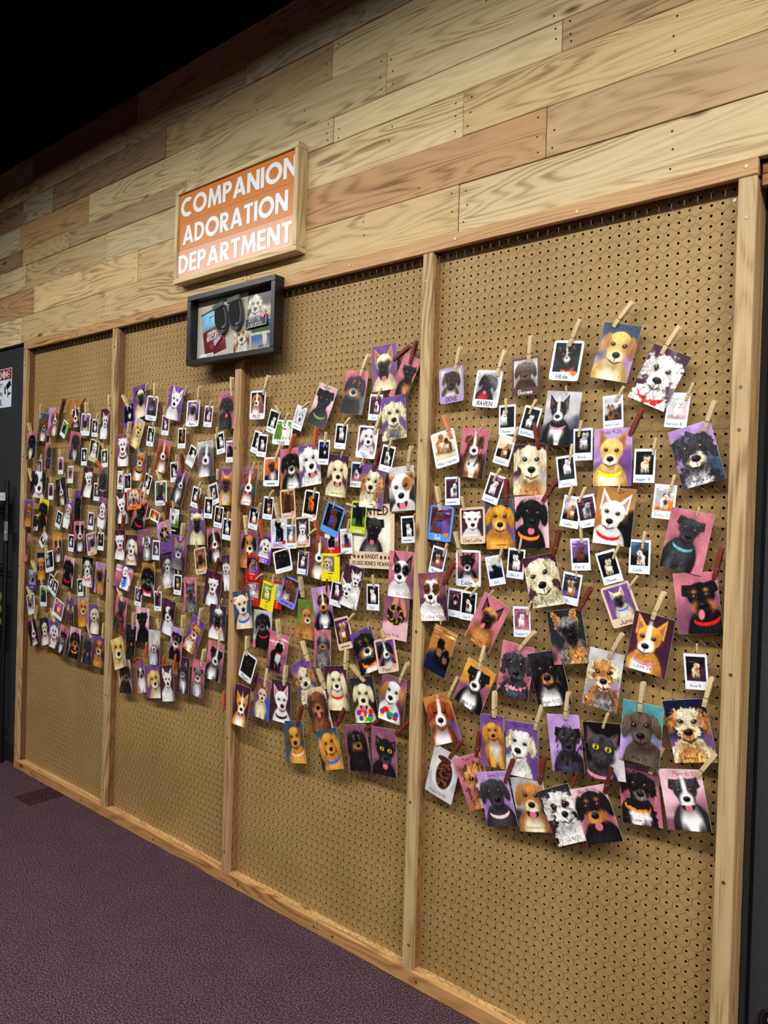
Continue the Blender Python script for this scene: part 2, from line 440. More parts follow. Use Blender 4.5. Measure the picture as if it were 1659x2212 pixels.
# hexagonal wire netting, one sheet per bay
WIRE = mat('galvanised_wire', (0.33, 0.32, 0.3), 0.45, 0.7)
rw = np.random.RandomState(5)
def netting(bx0, bx1):
    A, P, V_ = 1.2, 0.97, 0.5
    x0, x1, z0, z1 = bx0-.3, bx1+.2, -88.2, 0.75
    nr = int((z1-z0)/P); nc = int((x1-x0)/A) + 1
    ph = rw.uniform(0, 6, 8)
    def warp(x, z):
        dx = .16*math.sin(z*.21+ph[0]+.4*math.sin(x*.17+ph[1])) + .08*math.sin(z*.53+x*.4+ph[2])
        dz = .14*math.sin(x*.19+ph[3]+.5*math.sin(z*.13)) + .06*math.sin(x*.6-z*.3+ph[4])
        dy = .07*math.sin(x*.23+z*.11+ph[5])
        return (x+dx, YW+dy, z+dz)
    segs = []
    for j in range(nr+1):
        zz = z1 - j*P; off = (j % 2)*A/2
        for i in range(nc+1):
            x = x0 + i*A + off
            if x > x1: continue
            t, b = warp(x, zz), warp(x, zz-V_)
            segs.append((t, b, .028))
            if j < nr:
                for s in (-1, 1):
                    xx = x + s*A/2
                    if x0-.01 <= xx <= x1: segs.append((b, warp(xx, zz-P), .02))
    S = np.array([(*a, *b) for a, b, r in segs]); R = np.array([r for *_, r in segs])
    a, b = S[:, :3], S[:, 3:]; d = b-a; d /= np.linalg.norm(d, axis=1)[:, None]
    n1 = np.cross(d, [0, 1, 0]); n1 /= np.linalg.norm(n1, axis=1)[:, None]; n2 = np.cross(d, n1)
    V = []
    for end in (a, b):
        for k in range(3):
            t = 2*math.pi*k/3
            V.append(end + R[:, None]*(math.cos(t)*n1 + math.sin(t)*n2))
    V = np.stack(V, 1)            # n,6,3
    n = len(V)
    f = np.array([(0,1,4,3),(1,2,5,4),(2,0,3,5)])
    faces = (f[None] + (np.arange(n)*6)[:, None, None]).reshape(-1, 4)
    me = bpy.data.meshes.new('wire_netting')
    V = V.reshape(-1, 3)
    me.vertices.add(len(V)); me.vertices.foreach_set('co', (V*IN).ravel())
    me.loops.add(len(faces)*4); me.loops.foreach_set('vertex_index', faces.ravel())
    me.polygons.add(len(faces)); me.polygons.foreach_set('loop_start', np.arange(len(faces))*4)
    me.materials.append(WIRE); me.polygons.foreach_set('use_smooth', np.zeros(len(faces), bool)); me.update(calc_edges=True)
    o = bpy.data.objects.new('wire_netting', me); C.objects.link(o); o.parent = disp; o.location = dl(0, 0, 0)
    o['kind'] = 'stuff'
for bx0, bx1 in BAYS: netting(bx0, bx1)

# ---------------------------------------------------------------- stroke lettering
G = {}
for ln in """A 022842|1434;B 02082837362505|2534332202;C 4738180703123243;D 02082846442202;E 48080242|0535;F 480802|0535;G 47381807031232434525;H 0208|4248|0545;I 2822;J 3833221203;K 0208|480542;L 080242;M 0208254842;N 02084248;O 180703123243473818;P 02083847463505;Q 180703123243473818|3441;R 02083847463505|2542;S 473818070615354443321203;T 0848|2822;U 080312324348;V 082248;W 0812263248;X 0842|4802;Y 082548|2522;Z 08480242
a 35150403122233|3532;b 0802|0415253433221203;c 3425150403122233;d 3832|3425150403122233;e 0434251504031232;f 38281712|0535;g 3425150403122233|3531201001;h 0802|0415253432;i 1512|1716;j 252110|2726;k 0802|350332;l 181322;m 0502|04152422|24354442;n 0502|0415253432;o 150403122233342515;p 0500|0415253433221203;q 3425150403122233|3530;r 0502|041525;s 3425150433221203;t 18132232|0535;u 0503122233|3532;v 051235;w 0512243245;x 0532|3502;y 0513|3510;z 05350232
0 180703123243473818;1 172822;2 071838470242;3 0848254443321203;4 380444|3632;5 4808053544433202;6 471806031232434405;7 084812;8 1506071838474635150403123243443515;9 463515060718384742;- 1434;/ 0148;' 2826;+ 0545|2327;. 2221;, 2211;& 42171828361203122344;< 22061726374622;* 0246|4206|2127|0444;~ 0314051405240523352545""".replace('\n', ';').split(';'):
    k, v = ln.split(' ', 1)
    G[k] = [[(int(s[i]), int(s[i+1])) for i in range(0, len(s)-1, 2)] for s in v.split('|')]

def strokes(text, h, thick, jit=0.0, seed=0):
    """list of quads (x,z) for a line of text with cap height h; returns quads, width"""
    rr = random.Random(seed); k = h/6.0; x = 0; Q = []
    for ch in text:
        if ch == ' ': x += 2.6; continue
        g = G.get(ch) or G.get(ch.upper()) or G['-']
        mx = max(p[0] for s in g for p in s); mn = min(p[0] for s in g for p in s)
        dy = rr.uniform(-1, 1)*jit
        for s in g:
            P = [((x + p[0]-mn + rr.uniform(-1, 1)*jit*.5)*k, (p[1]-2+dy)*k) for p in s]
            for (ax, az), (bx, bz) in zip(P, P[1:]):
                L = math.hypot(bx-ax, bz-az) or 1e-6
                ux, uz = (bx-ax)/L*thick/2, (bz-az)/L*thick/2
                Q.append([(ax-ux+uz, az-uz-ux), (bx+ux+uz, bz+uz-ux), (bx+ux-uz, bz+uz+ux), (ax-ux-uz, az-uz+ux)])
        x += mx-mn + (1.5 if ch != '~' else 0.2)
    return Q, x*k

INK = {'k': mat('ink_black', (0.05, 0.05, 0.06), 0.4), 't': mat('ink_teal', (0.08, 0.56, 0.64), 0.4), 'w': mat('ink_white', (0.95, 0.95, 0.95), 0.4),
       'r': mat('ink_red', (0.72, 0.08, 0.12), 0.4), 'b': mat('ink_navy', (0.12, 0.1, 0.4), 0.4), 'v': mat('ink_purple', (0.5, 0.2, 0.6), 0.4),
       'm': mat('ink_magenta', (0.65, 0.1, 0.4), 0.4), 'l': mat('ink_faint', (0.62, 0.72, 0.78), 0.5)}

# ---------------------------------------------------------------- picture painter (flat photographic prints)
PAL = dict(w=(.94,.93,.9), cr=(.87,.8,.66), ye=(.84,.69,.42), go=(.79,.56,.25), ta=(.68,.48,.29), br=(.43,.27,.16), ch=(.27,.18,.14), rd=(.55,.26,.13),
           bk=(.07,.07,.08), dg=(.2,.2,.22), gr=(.45,.44,.44), lg=(.72,.71,.72), sl=(.26,.34,.42), nv=(.09,.12,.26), bl=(.16,.35,.85), te=(.35,.58,.6),
           pk=(.72,.45,.5), ma=(.52,.35,.42), pl=(.3,.17,.25), pu=(.44,.32,.54), li=(.68,.56,.76), ro=(.84,.67,.7), yl=(.93,.86,.1), gn=(.36,.5,.22),
           wo=(.66,.47,.27), re=(.74,.12,.16), be=(.87,.78,.66), wm=(.36,.31,.27), mr=(.36,.21,.2), sb=(.33,.58,.9), lm=(.74,.8,.12), vi=(.42,.22,.66),
           wv=(.82,.82,.95), pw=(.5,.5,.85), rr=(.78,.08,.1), lgn=(.76,.8,.55), bg=(.24,.22,.26), wc=(.9,.88,.8))
PAL['or'] = (.93, .47, .16); PAL['in'] = (.25, .2, .66)

def vnoise(x, y, seed):
    def h(i, j):
        n = (i.astype(np.int64)*374761393 + j.astype(np.int64)*668265263 + seed*982451653) & 0x7fffffff
        n = (n ^ (n >> 13))*1274126177 & 0x7fffffff
        return ((n ^ (n >> 16)) & 0xffff)/65535.0
    i, j = np.floor(x), np.floor(y); fx, fy = x-i, y-j
    fx = fx*fx*(3-2*fx); fy = fy*fy*(3-2*fy)
    return (h(i, j)*(1-fx)+h(i+1, j)*fx)*(1-fy) + (h(i, j+1)*(1-fx)+h(i+1, j+1)*fx)*fy

class Pic:
    def __init__(s, nx, ny, ar, seed):
        u, v = np.meshgrid(np.linspace(0, 1, nx), np.linspace(0, 1, ny))
        s.x, s.y = u.ravel(), v.ravel()*ar      # y runs down from the top edge
        s.c = np.zeros((nx*ny, 3)); s.ar, s.seed = ar, seed; s.px = 1.0/nx
    def mix(s, a, col):
        a = np.clip(a, 0, 1)[:, None]; s.c = s.c*(1-a) + np.asarray(col)*a
    def ell(s, X, Y, cx, cy, rx, ry, col, rot=0.0, soft=1.3, op=1.0):
        c, n = math.cos(rot), math.sin(rot)
        a, b = X-cx, Y-cy; p, q = (c*a+n*b)/rx, (-n*a+c*b)/ry
        d = np.sqrt(p*p+q*q)
        w = soft*s.px*s.u/min(rx, ry)
        s.mix(op*np.clip((1-d)/w+.5, 0, 1), col)
    def tri(s, X, Y, P, col, op=1.0):
        m = np.full(X.shape, 1e9)
        A = sum(P[i][0]*P[(i+1)%len(P)][1]-P[(i+1)%len(P)][0]*P[i][1] for i in range(len(P)))
        for i in range(len(P)):
            (ax, ay), (bx, by) = P[i], P[(i+1)%len(P)]
            L = math.hypot(bx-ax, by-ay)
            dd = ((bx-ax)*(Y-ay)-(by-ay)*(X-ax))/L*(1 if A > 0 else -1)
            m = np.minimum(m, dd)
        s.mix(op*np.clip(m/(1.2*s.px*s.u)+.5, 0, 1), col)
    def bg(s, c1, c2, split):
        t = s.y/s.ar; n = vnoise(s.x*3.1, s.y*3.1, s.seed)
        n2 = vnoise(s.x*40, s.y*40, s.seed+3)
        k = np.clip((t - split + (n-.5)*.35 + (s.x-.5)*.25)*5, 0, 1)[:, None]
        s.c = (np.asarray(c1)*(1-k)+np.asarray(c2)*k)*(0.86+.2*n+.1*n2)[:, None]

def paint(spec, nx, ny, ar, seed):
    t = spec.split(); kind = t[0]; P = Pic(nx, ny, ar, seed); P.u = 1.0
    rr = random.Random(seed)
    c1, c2 = [np.array(PAL[k]) for k in t[1].split(',')]
    P.bg(c1, c2, rr.uniform(.35, .6))
    if kind in 'HC':
        cods = t[2].split(',')
        fur, muz, ear, chest = [np.array(PAL[k]) for k in cods]
        et = t[3]; cx, cy, r = [float(v) for v in t[4].split(',')]; fl = t[5:]
        r *= 1.14
        shag = max([int(f[1]) for f in fl if re.match(r's\d$', f)] + [0])
        heads = [(cx, cy*ar, r)]
        if '2' in fl: heads.append((min(.78, cx+.33), max(.2, cy-.3)*ar if kind == 'H' and cy > .5 else (cy+.33)*ar, r*.85))
        n1 = lambda f, k: vnoise(P.x*f+k*7.3, P.y*f-k*3.1, seed+k)-.5
        for hi, (hx, hy, hr) in enumerate(heads[::-1]):
            tilt = rr.uniform(-.2, .2); turn = rr.uniform(-.16, .16)
            amp = (.02+.085*shag)*hr
            jx = (n1(13, 5)+.6*n1(27, 7))*amp; jy = (n1(13, 6)+.6*n1(27, 8))*amp
            c, n = math.cos(tilt), math.sin(tilt)
            def fr_(k):
                a, b = P.x-hx+jx*k, P.y-hy+jy*k
                return (c*a+n*b)/hr, (-n*a+c*b)/hr
            X, Y = fr_(1.0); U, V = fr_(.25)
            P.u = 1.0/hr
            hair = vnoise(X*11+Y*2, Y*3.2-X, seed+11)*.55+vnoise(X*24, Y*7, seed+12)*.45-.5
            tex = .3+.32*shag
            def lit(base, ox, oy, k=.4):           # rounded form as photographed
                d = ((X-ox)*.55+.1)**2 + ((Y-oy)*.45+.15)**2
                f = np.clip(1.2-k*1.15*d, .4, 1.25)*(1+hair*tex)
                sh_ = np.clip(1-2.2*d, 0, 1)*(.55+hair*1.2)*(.13 if np.mean(base) < .3 else .03)
                return np.clip(np.asarray(base)[None]*f[:, None] + sh_[:, None], 0, 1)
            P.ell(X, Y, .1*turn, 2.45, 1.35, 1.85, lit(fur*.88, 0, 1.6, .5), soft=3)
            P.ell(X, Y, turn, 2.15, .72, 1.4, lit(chest*.97, 0, 1.7, .35), soft=8)
            for sx in (-1, 1): P.ell(X, Y, sx*.55, 3.4, .32, 1.2, lit(fur*.95, 0, 3, .3), soft=4)
            P.ell(X, Y, 0, 1.15, .75, .35, fur*.4, soft=16, op=.55)
            for f in fl:
                if f[0] == 'c' and len(f) > 1:
                    if f == 'crb':
                        for q in range(14):
                            P.ell(X, Y, rr.uniform(-.8, .8), rr.uniform(1.35, 2.1), .25, .22, [(.9,.1,.15),(.95,.8,.1),(.2,.3,.85),(.2,.65,.25),(.6,.2,.6)][q % 5])
                    else:
                        cc = np.array(PAL[f[1:]]); P.ell(X, Y, 0, 1.3, .8, .4, lit(cc, 0, 1.2, .3)); P.ell(X, Y, 0, 1.08, .8, .4, lit(fur*.8, 0, .8, .3))
            e1 = ear*.82
            tl = 0.7 if kind == 'C' else (.5 if 'sh' in fl else 1.0)
            if et == 'p':
                for sx in (-1, 1):
                    P.tri(X, Y, [(sx*.16, -.72), (sx*.95, -.2), (sx*(.98+.1*turn), -.5-1.15*tl)], lit(ear*.92, sx*.6, -.6, .2))
                    P.tri(X, Y, [(sx*.42, -.68), (sx*.84, -.36), (sx*.88, -.45-.9*tl)], np.array((.74, .5, .47))*.55+ear*.3)
            if et == 'r':
                for sx in (-1, 1):
                    P.tri(X, Y, [(sx*.3, -.88), (sx*.98, -.98), (sx*1.12, -.34), (sx*.86, -.2)], lit(e1, sx*.7, -.7, .3)); P.tri(X, Y, [(sx*.62, -.72), (sx*1.0, -.82), (sx*1.06, -.4)], ear*.5+np.array((.12,.06,.06)), op=.7)
            F_ = lit(fur, 0, -.2, .62)
            P.ell(X, Y, 0, -.2, .82, .78, F_, soft=1.8); P.ell(X, Y, turn*.4, .3, .6, .86, F_, soft=2.5); P.ell(X, Y, turn*.7, .12, .2, .5, np.minimum(1, fur*1.15+.02), soft=10, op=.45)
            P.ell(X, Y, 0, -.5, .08, .4, fur*.75, soft=10, op=.35)
            for sx in (-1, 1): P.ell(X, Y, sx*.42, -.12, .3, .24, fur*.62, soft=12, op=.55)
            if 'b' in fl:
                stp = vnoise(X*7+Y*3, Y*2.2, seed+8); inside = ((X/1.1)**2+((Y-.4)/1.6)**2 < 1)
                P.mix(np.where(inside, np.clip((stp-.5)*4, 0, .65), 0), fur*.35)
            if 'el' in fl: P.ell(X, Y, -.45, -.22, .38, .48, ear*.9, soft=4)
            if 'er' in fl: P.ell(X, Y, .45, -.22, .38, .48, ear*.9, soft=4)
            if ('el' in fl and 'er' in fl) and cods[2] == 'w':
                for sx in (-1, 1): P.ell(X, Y, sx*.42, -.12, .28, .28, (.16, .13, .12), soft=6)
            if 'bz' in fl:
                wz = .1 if kind == 'C' else .15
                P.ell(X, Y, turn*.5, -.35, wz, .85, lit((.94, .93, .91), 0, 0, .3), soft=4)
                if kind == 'H': P.ell(X, Y, 0, .38, .42, .42, lit((.94, .93, .91), 0, .3, .3), soft=6)
            if 'mk' in fl:
                P.ell(X, Y, turn, .4, .54, .62, (.1, .09, .1), soft=8)
                for sx in (-1, 1): P.ell(X, Y, sx*.42, -.13, .26, .25, (.14, .11, .1), soft=8)
            if 'tp' in fl:
                for sx in (-1, 1):
                    P.ell(X, Y, sx*.36, -.46, .15, .11, (.7, .46, .22), soft=4); P.ell(X, Y, sx*.45, .5, .25, .36, (.68, .45, .23), soft=7)
            my, mr_ = (.58, .44) if kind == 'H' else (.42, .34)
            P.ell(X, Y, turn, my, mr_, mr_*.92, lit(muz, turn, my-.25, 1.1), soft=6, op=.95)
            if et == 'f':
                for sx in (-1, 1):
                    P.ell(X, Y, sx*.72, -.05, .2, .62, fur*.45, -sx*.2, soft=10, op=.5)
                    P.ell(X, Y, sx*.9, -.1, .27, .72, lit(e1, sx*.8, -.5, .5), -sx*.24, soft=2)
            if et == 'l':
                for sx in (-1, 1):
                    P.ell(X, Y, sx*.76, .2, .2, .8, fur*.45, -sx*.1, soft=10, op=.5)
                    P.ell(X, Y, sx*.97, .3, .32, 1.05, lit(e1, sx*.9, -.2, .35), -sx*.1, soft=2.5)
            if 'o' in fl:
                P.ell(U, V, turn, .95, .42, .3, (.13, .06, .07), soft=2)
                P.ell(U, V, turn, 1.06, .25, .25, (.84, .47, .51), soft=2.5); P.ell(U, V, turn, 1.04, .03, .18, (.7, .34, .4), soft=2, op=.6)
                P.ell(U, V, turn, .76, .44, .13, lit(muz*.92, 0, .6, .3), soft=2)
            else:
                for sx in (-1, 1): P.ell(U, V, turn+sx*.2, .88, .22, .045, (.14, .09, .09), -sx*.4, soft=2, op=.85)
                P.ell(U, V, turn, .73, .025, .14, (.13, .08, .08), op=.85)
            if 'k' in fl: P.ell(U, V, turn-.22, .98, .18, .32, (.88, .5, .53), .3)
            if kind == 'H':
                P.ell(U, V, turn, .44, .25, .19, (.05, .045, .05), soft=1.8)
                for sx in (-1, 1): P.ell(U, V, turn+sx*.1, .49, .055, .055, (.01, .01, .01), soft=2)
                P.ell(U, V, turn-.05, .35, .11, .045, (.42, .42, .44), soft=3)
            else:
                P.ell(U, V, turn, .28, .11, .08, (.34, .17, .18))
            for sx in (-1, 1):
                ex, ey = sx*.38+turn*.5, -.17
                if 'ye' in fl: P.ell(U, V, ex, ey, .2, .17, (.85, .75, .12)); P.ell(U, V, ex, ey, .08, .14, (.03, .03, .03))
                else:
                    lum = fur.mean()
                    P.ell(U, V, ex, ey, .15, .115, (.42, .33, .22) if lum < .3 else (.16, .1, .08), -sx*.25, soft=2.5)
                    P.ell(U, V, ex, ey, .095, .095, (.05, .035, .03))
                P.ell(U, V, ex-.03, ey-.04, .034, .034, (.93, .93, .95), soft=1.2)
            if 'ho' in fl: P.ell(X, Y, .1, -1.05, .62, .3, (.85, .5, .2)); P.ell(X, Y, .1, -.85, .9, .1, (.8, .42, .15))
    elif kind == 'F':
        fur, sec = [np.array(PAL[k]) for k in t[2].split(',')]
        cx, cy, s = [float(v) for v in t[3].split(',')]; fl = t[4:]
        for q in range(9):                          # clutter of the shop at the top of the frame
            y0 = rr.uniform(0, .3)*ar
            P.ell(P.x, P.y, rr.uniform(0, 1), y0, rr.uniform(.06, .3), rr.uniform(.012, .05), np.clip(c1*rr.uniform(.6, 2.2)+rr.uniform(0, .3), 0, 1), op=.7)
        for k in range(2 if '2' in fl else 1):
            dx, dy = (0, 0) if k == 0 else (.3, .14*ar)
            u = (.5+.42*s)*(.8 if k else 1); sg = -1 if rr.random() < .5 else 1
            w_ = (vnoise(P.x*17, P.y*17, seed+4)-.5)*.07
            X, Y = (P.x-cx-dx)/u*sg+w_, (P.y-cy*ar-dy)/u+w_
            P.u = 1/u
            col = fur if k == 0 else fur*.55
            tx = (.8+.4*vnoise(X*15, Y*15, seed+9))[:, None]
            cl = np.clip(col[None]*tx, 0, 1)
            P.ell(X, Y, .12, .62, .4, .1, c2*.35, soft=4, op=.6)
            for lx in (-.16, .0, .17, .28): P.ell(X, Y, lx, .42, .06, .25, cl*.9)
            P.ell(X, Y, .07, .12, .28, .27, cl); P.ell(X, Y, -.03, .16, .15, .2, sec, soft=3, op=.8)
            P.ell(X, Y, -.21, -.36, .065, .14, sec*.85, .4); P.ell(X, Y, .1, -.36, .065, .14, sec*.85, -.4)
            P.ell(X, Y, -.05, -.22, .19, .2, cl)
            P.ell(X, Y, -.06, -.12, .1, .09, np.minimum(1, col*1.1)); P.ell(X, Y, -.06, -.14, .05, .035, (.06, .05, .05))
            for sx in (-1, 1): P.ell(X, Y, -.05+sx*.08, -.25, .03, .03, (.05, .04, .04))
            P.ell(X, Y, -.05, .0, .15, .035, [(.7,.15,.2),(.15,.3,.7),(.1,.1,.1)][rr.randrange(3)], op=.8)
    elif kind == 'N':
        P.ell(P.x, P.y, .5, .5*ar, .4, .36*ar, (.82, .82, .8), soft=4)
        P.ell(P.x, P.y, .54, .5*ar, .28, .3*ar, (.2, .12, .1), soft=3); P.ell(P.x, P.y, .45, .2*ar, .24, .06*ar, (.36, .18, .1))
        for q in range(60):
            a, d = rr.uniform(0, 6.28), math.sqrt(rr.random())
            P.ell(P.x, P.y, .54+.25*d*math.cos(a), (.5+.27*d*math.sin(a))*ar, .025, .03, (.52, .33, .2), rr.uniform(0, 3))
    elif kind == 'K':
        P.ell(P.x, P.y, .5, .95*ar, .6, .4*ar, c2, soft=5)
        P.ell(P.x, P.y, .45, .15*ar, .1, .3*ar, (.76, .55, .45), .3); P.ell(P.x, P.y, .78, .2*ar, .09, .25*ar, (.72, .52, .43), -.3)
        for q in range(70):
            f = q/69; a = f*9.5
            X0, Y0 = .5+.3*math.cos(a)*(1-.35*f), (.42+.2*math.sin(a)*(1-.3*f))*ar
            P.ell(P.x, P.y, X0, Y0, .075, .075, (.72, .6, .25) if q % 7 in (0, 1) else (.14, .12, .09), soft=2)
            P.ell(P.x, P.y, X0-.015, Y0-.02, .02, .02, (.4, .36, .26), op=.6)
    P.c *= (.95+.1*vnoise(P.x*6, P.y*6, seed+21))[:, None]
    P.c = np.clip(P.c, 0, 1); P.c = P.c + .55*(P.c*P.c*(3-2*P.c)-P.c)
    return np.clip(P.c, 0, 1)

def lin_arr(a):
    return np.where(a <= .04045, a/12.92, ((a+.055)/1.055)**2.4)

PRINT = bpy.data.materials.new('glossy_print'); PRINT.use_nodes = True
_n = PRINT.node_tree.nodes; _b = _n['Principled BSDF']
_at = _n.new('ShaderNodeAttribute'); _at.attribute_name = 'Col'
PRINT.node_tree.links.new(_at.outputs['Color'], _b.inputs['Base Color'])
_b.inputs['Roughness'].default_value = 0.3; _b.inputs['Coat Weight'].default_value = 0.5; _b.inputs['Coat Roughness'].default_value = 0.06

def grid_mesh(name, nx, ny, x0, x1, z0, z1, yfun, m):
    """sheet facing -y; rows run from the top edge down"""
    u, v = np.meshgrid(np.linspace(x0, x1, nx), np.linspace(z1, z0, ny))
    X, Z = u.ravel(), v.ravel(); Y = yfun(X, Z)
    V = np.stack([X, Y, Z], 1)*IN
    i = (np.arange(nx-1)[None] + np.arange(ny-1)[:, None]*nx).ravel()
    F = np.stack([i, i+nx, i+nx+1, i+1], 1)
    me = bpy.data.meshes.new(name)
    me.vertices.add(len(V)); me.vertices.foreach_set('co', V.ravel())
    me.loops.add(len(F)*4); me.loops.foreach_set('vertex_index', F.ravel())
    me.polygons.add(len(F)); me.polygons.foreach_set('loop_start', np.arange(len(F))*4)
    me.polygons.foreach_set('use_smooth', np.ones(len(F), bool))
    me.materials.append(m); me.update(calc_edges=True)
    return me

def card_mesh(w, h, yfun, m, rounded):
    nx, ny = 8, 10
    xs = np.linspace(-w/2, w/2, nx); zs = np.linspace(h/2, -h/2, ny)
    V, F = [], []
    for side in (0, 1):
        for j in range(ny):
            for i in range(nx):
                x, z = xs[i], zs[j]
                if rounded and i in (0, nx-1) and j in (0, ny-1): x *= 1-.14/(w); z *= 1-.14/(h)
                V.append((x, float(yfun(np.array([x]), np.array([z]))[0]) + (.016 if side else 0), z))
    n = nx*ny
    for j in range(ny-1):
        for i in range(nx-1):
            a = j*nx+i; F.append((a, a+nx, a+nx+1, a+1)); F.append((n+a, n+a+1, n+a+nx+1, n+a+nx))
    rim = [i for i in range(nx)] + [j*nx+nx-1 for j in range(1, ny)] + [(ny-1)*nx+i for i in range(nx-2, -1, -1)] + [j*nx for j in range(ny-2, 0, -1)]
    for a, b in zip(rim, rim[1:]+rim[:1]): F.append((a, b, n+b, n+a))
    me = bpy.data.meshes.new('card'); me.from_pydata([(x*IN, y*IN, z*IN) for x, y, z in V], [], F)
    me.materials.append(m); me.update()
    return me

CARDM = {}
def card_mat(k):
    if k not in CARDM: CARDM[k] = mat('card_stock_'+k, (.9, .93, .96) if k == 'w' else PAL[k], .35, coat=.3)
    return CARDM[k]

# ---------------------------------------------------------------- clothespins (one mesh set per colour)
def prong_mesh(front):
    s = -1 if front else 1
    # profile in (y,z): jaw at z=0, handle at z=3; jaws closed, handles apart
    pr = [(0.0, 0.0), (0.0, .55), (.03, 1.25), (.17, 3.0), (.27, 3.0), (.30, 2.2), (.28, 1.2), (.24, .5), (.13, 0.0)]
    B = MB(); n = len(pr)
    V = [(x, s*y, z) for x in (-.2, .2) for y, z in pr]
    B.add(V, [tuple(range(n)), tuple(range(n, 2*n))[::-1]] + [(i, n+i, n+(i+1) % n, (i+1) % n) for i in range(n)])
    return B
PIN_MESH = {}
SPRING = mat('spring_steel', (.55, .54, .5), .3, .9)
sp = MB().cyl((-.22, 0, 1.15), .1, .44, 10, 'X')
for s in (-1, 1):
    sp.tube([(-.21, s*.29, .95), (.21, s*.29, .95)], .03, 5)
    sp.tube([(.22, s*.28, .95), (.235, s*.1, 1.12)], .028, 5)
sp_me = sp.mesh('spring', SPRING, True)
PINCOL = dict(n=(.80, .71, .55), r=(.44, .17, .11), d=(.33, .11, .09), o=(.72, .34, .2), p=(.78, .47, .36))
PINWORD = dict(n='plain', r='red-brown', d='dark red', o='orange-stained', p='salmon-pink')
PIN_ME = (prong_mesh(True).mesh('prong', PINW), prong_mesh(False).mesh('prong', PINW))

def clothespin(x, y, z, length, ang, col, label):
    o = empty('clothespin', W(x, y, z), label, 'clothespin', 'clothespins on the wire netting')
    k = length/3.0
    o.rotation_euler = (0, -ang, 0); o.scale = (k, k, k)
    kk = rn.uniform(.92, 1.06); cc = [min(1, v*kk) for v in PINCOL[col]]
    for me in PIN_ME:
        p = bpy.data.objects.new('prong', me); C.objects.link(p); p.parent = o; p.color = (*lin(cc), 1)
    q = bpy.data.objects.new('spring', sp_me); C.objects.link(q); q.parent = o
    return o

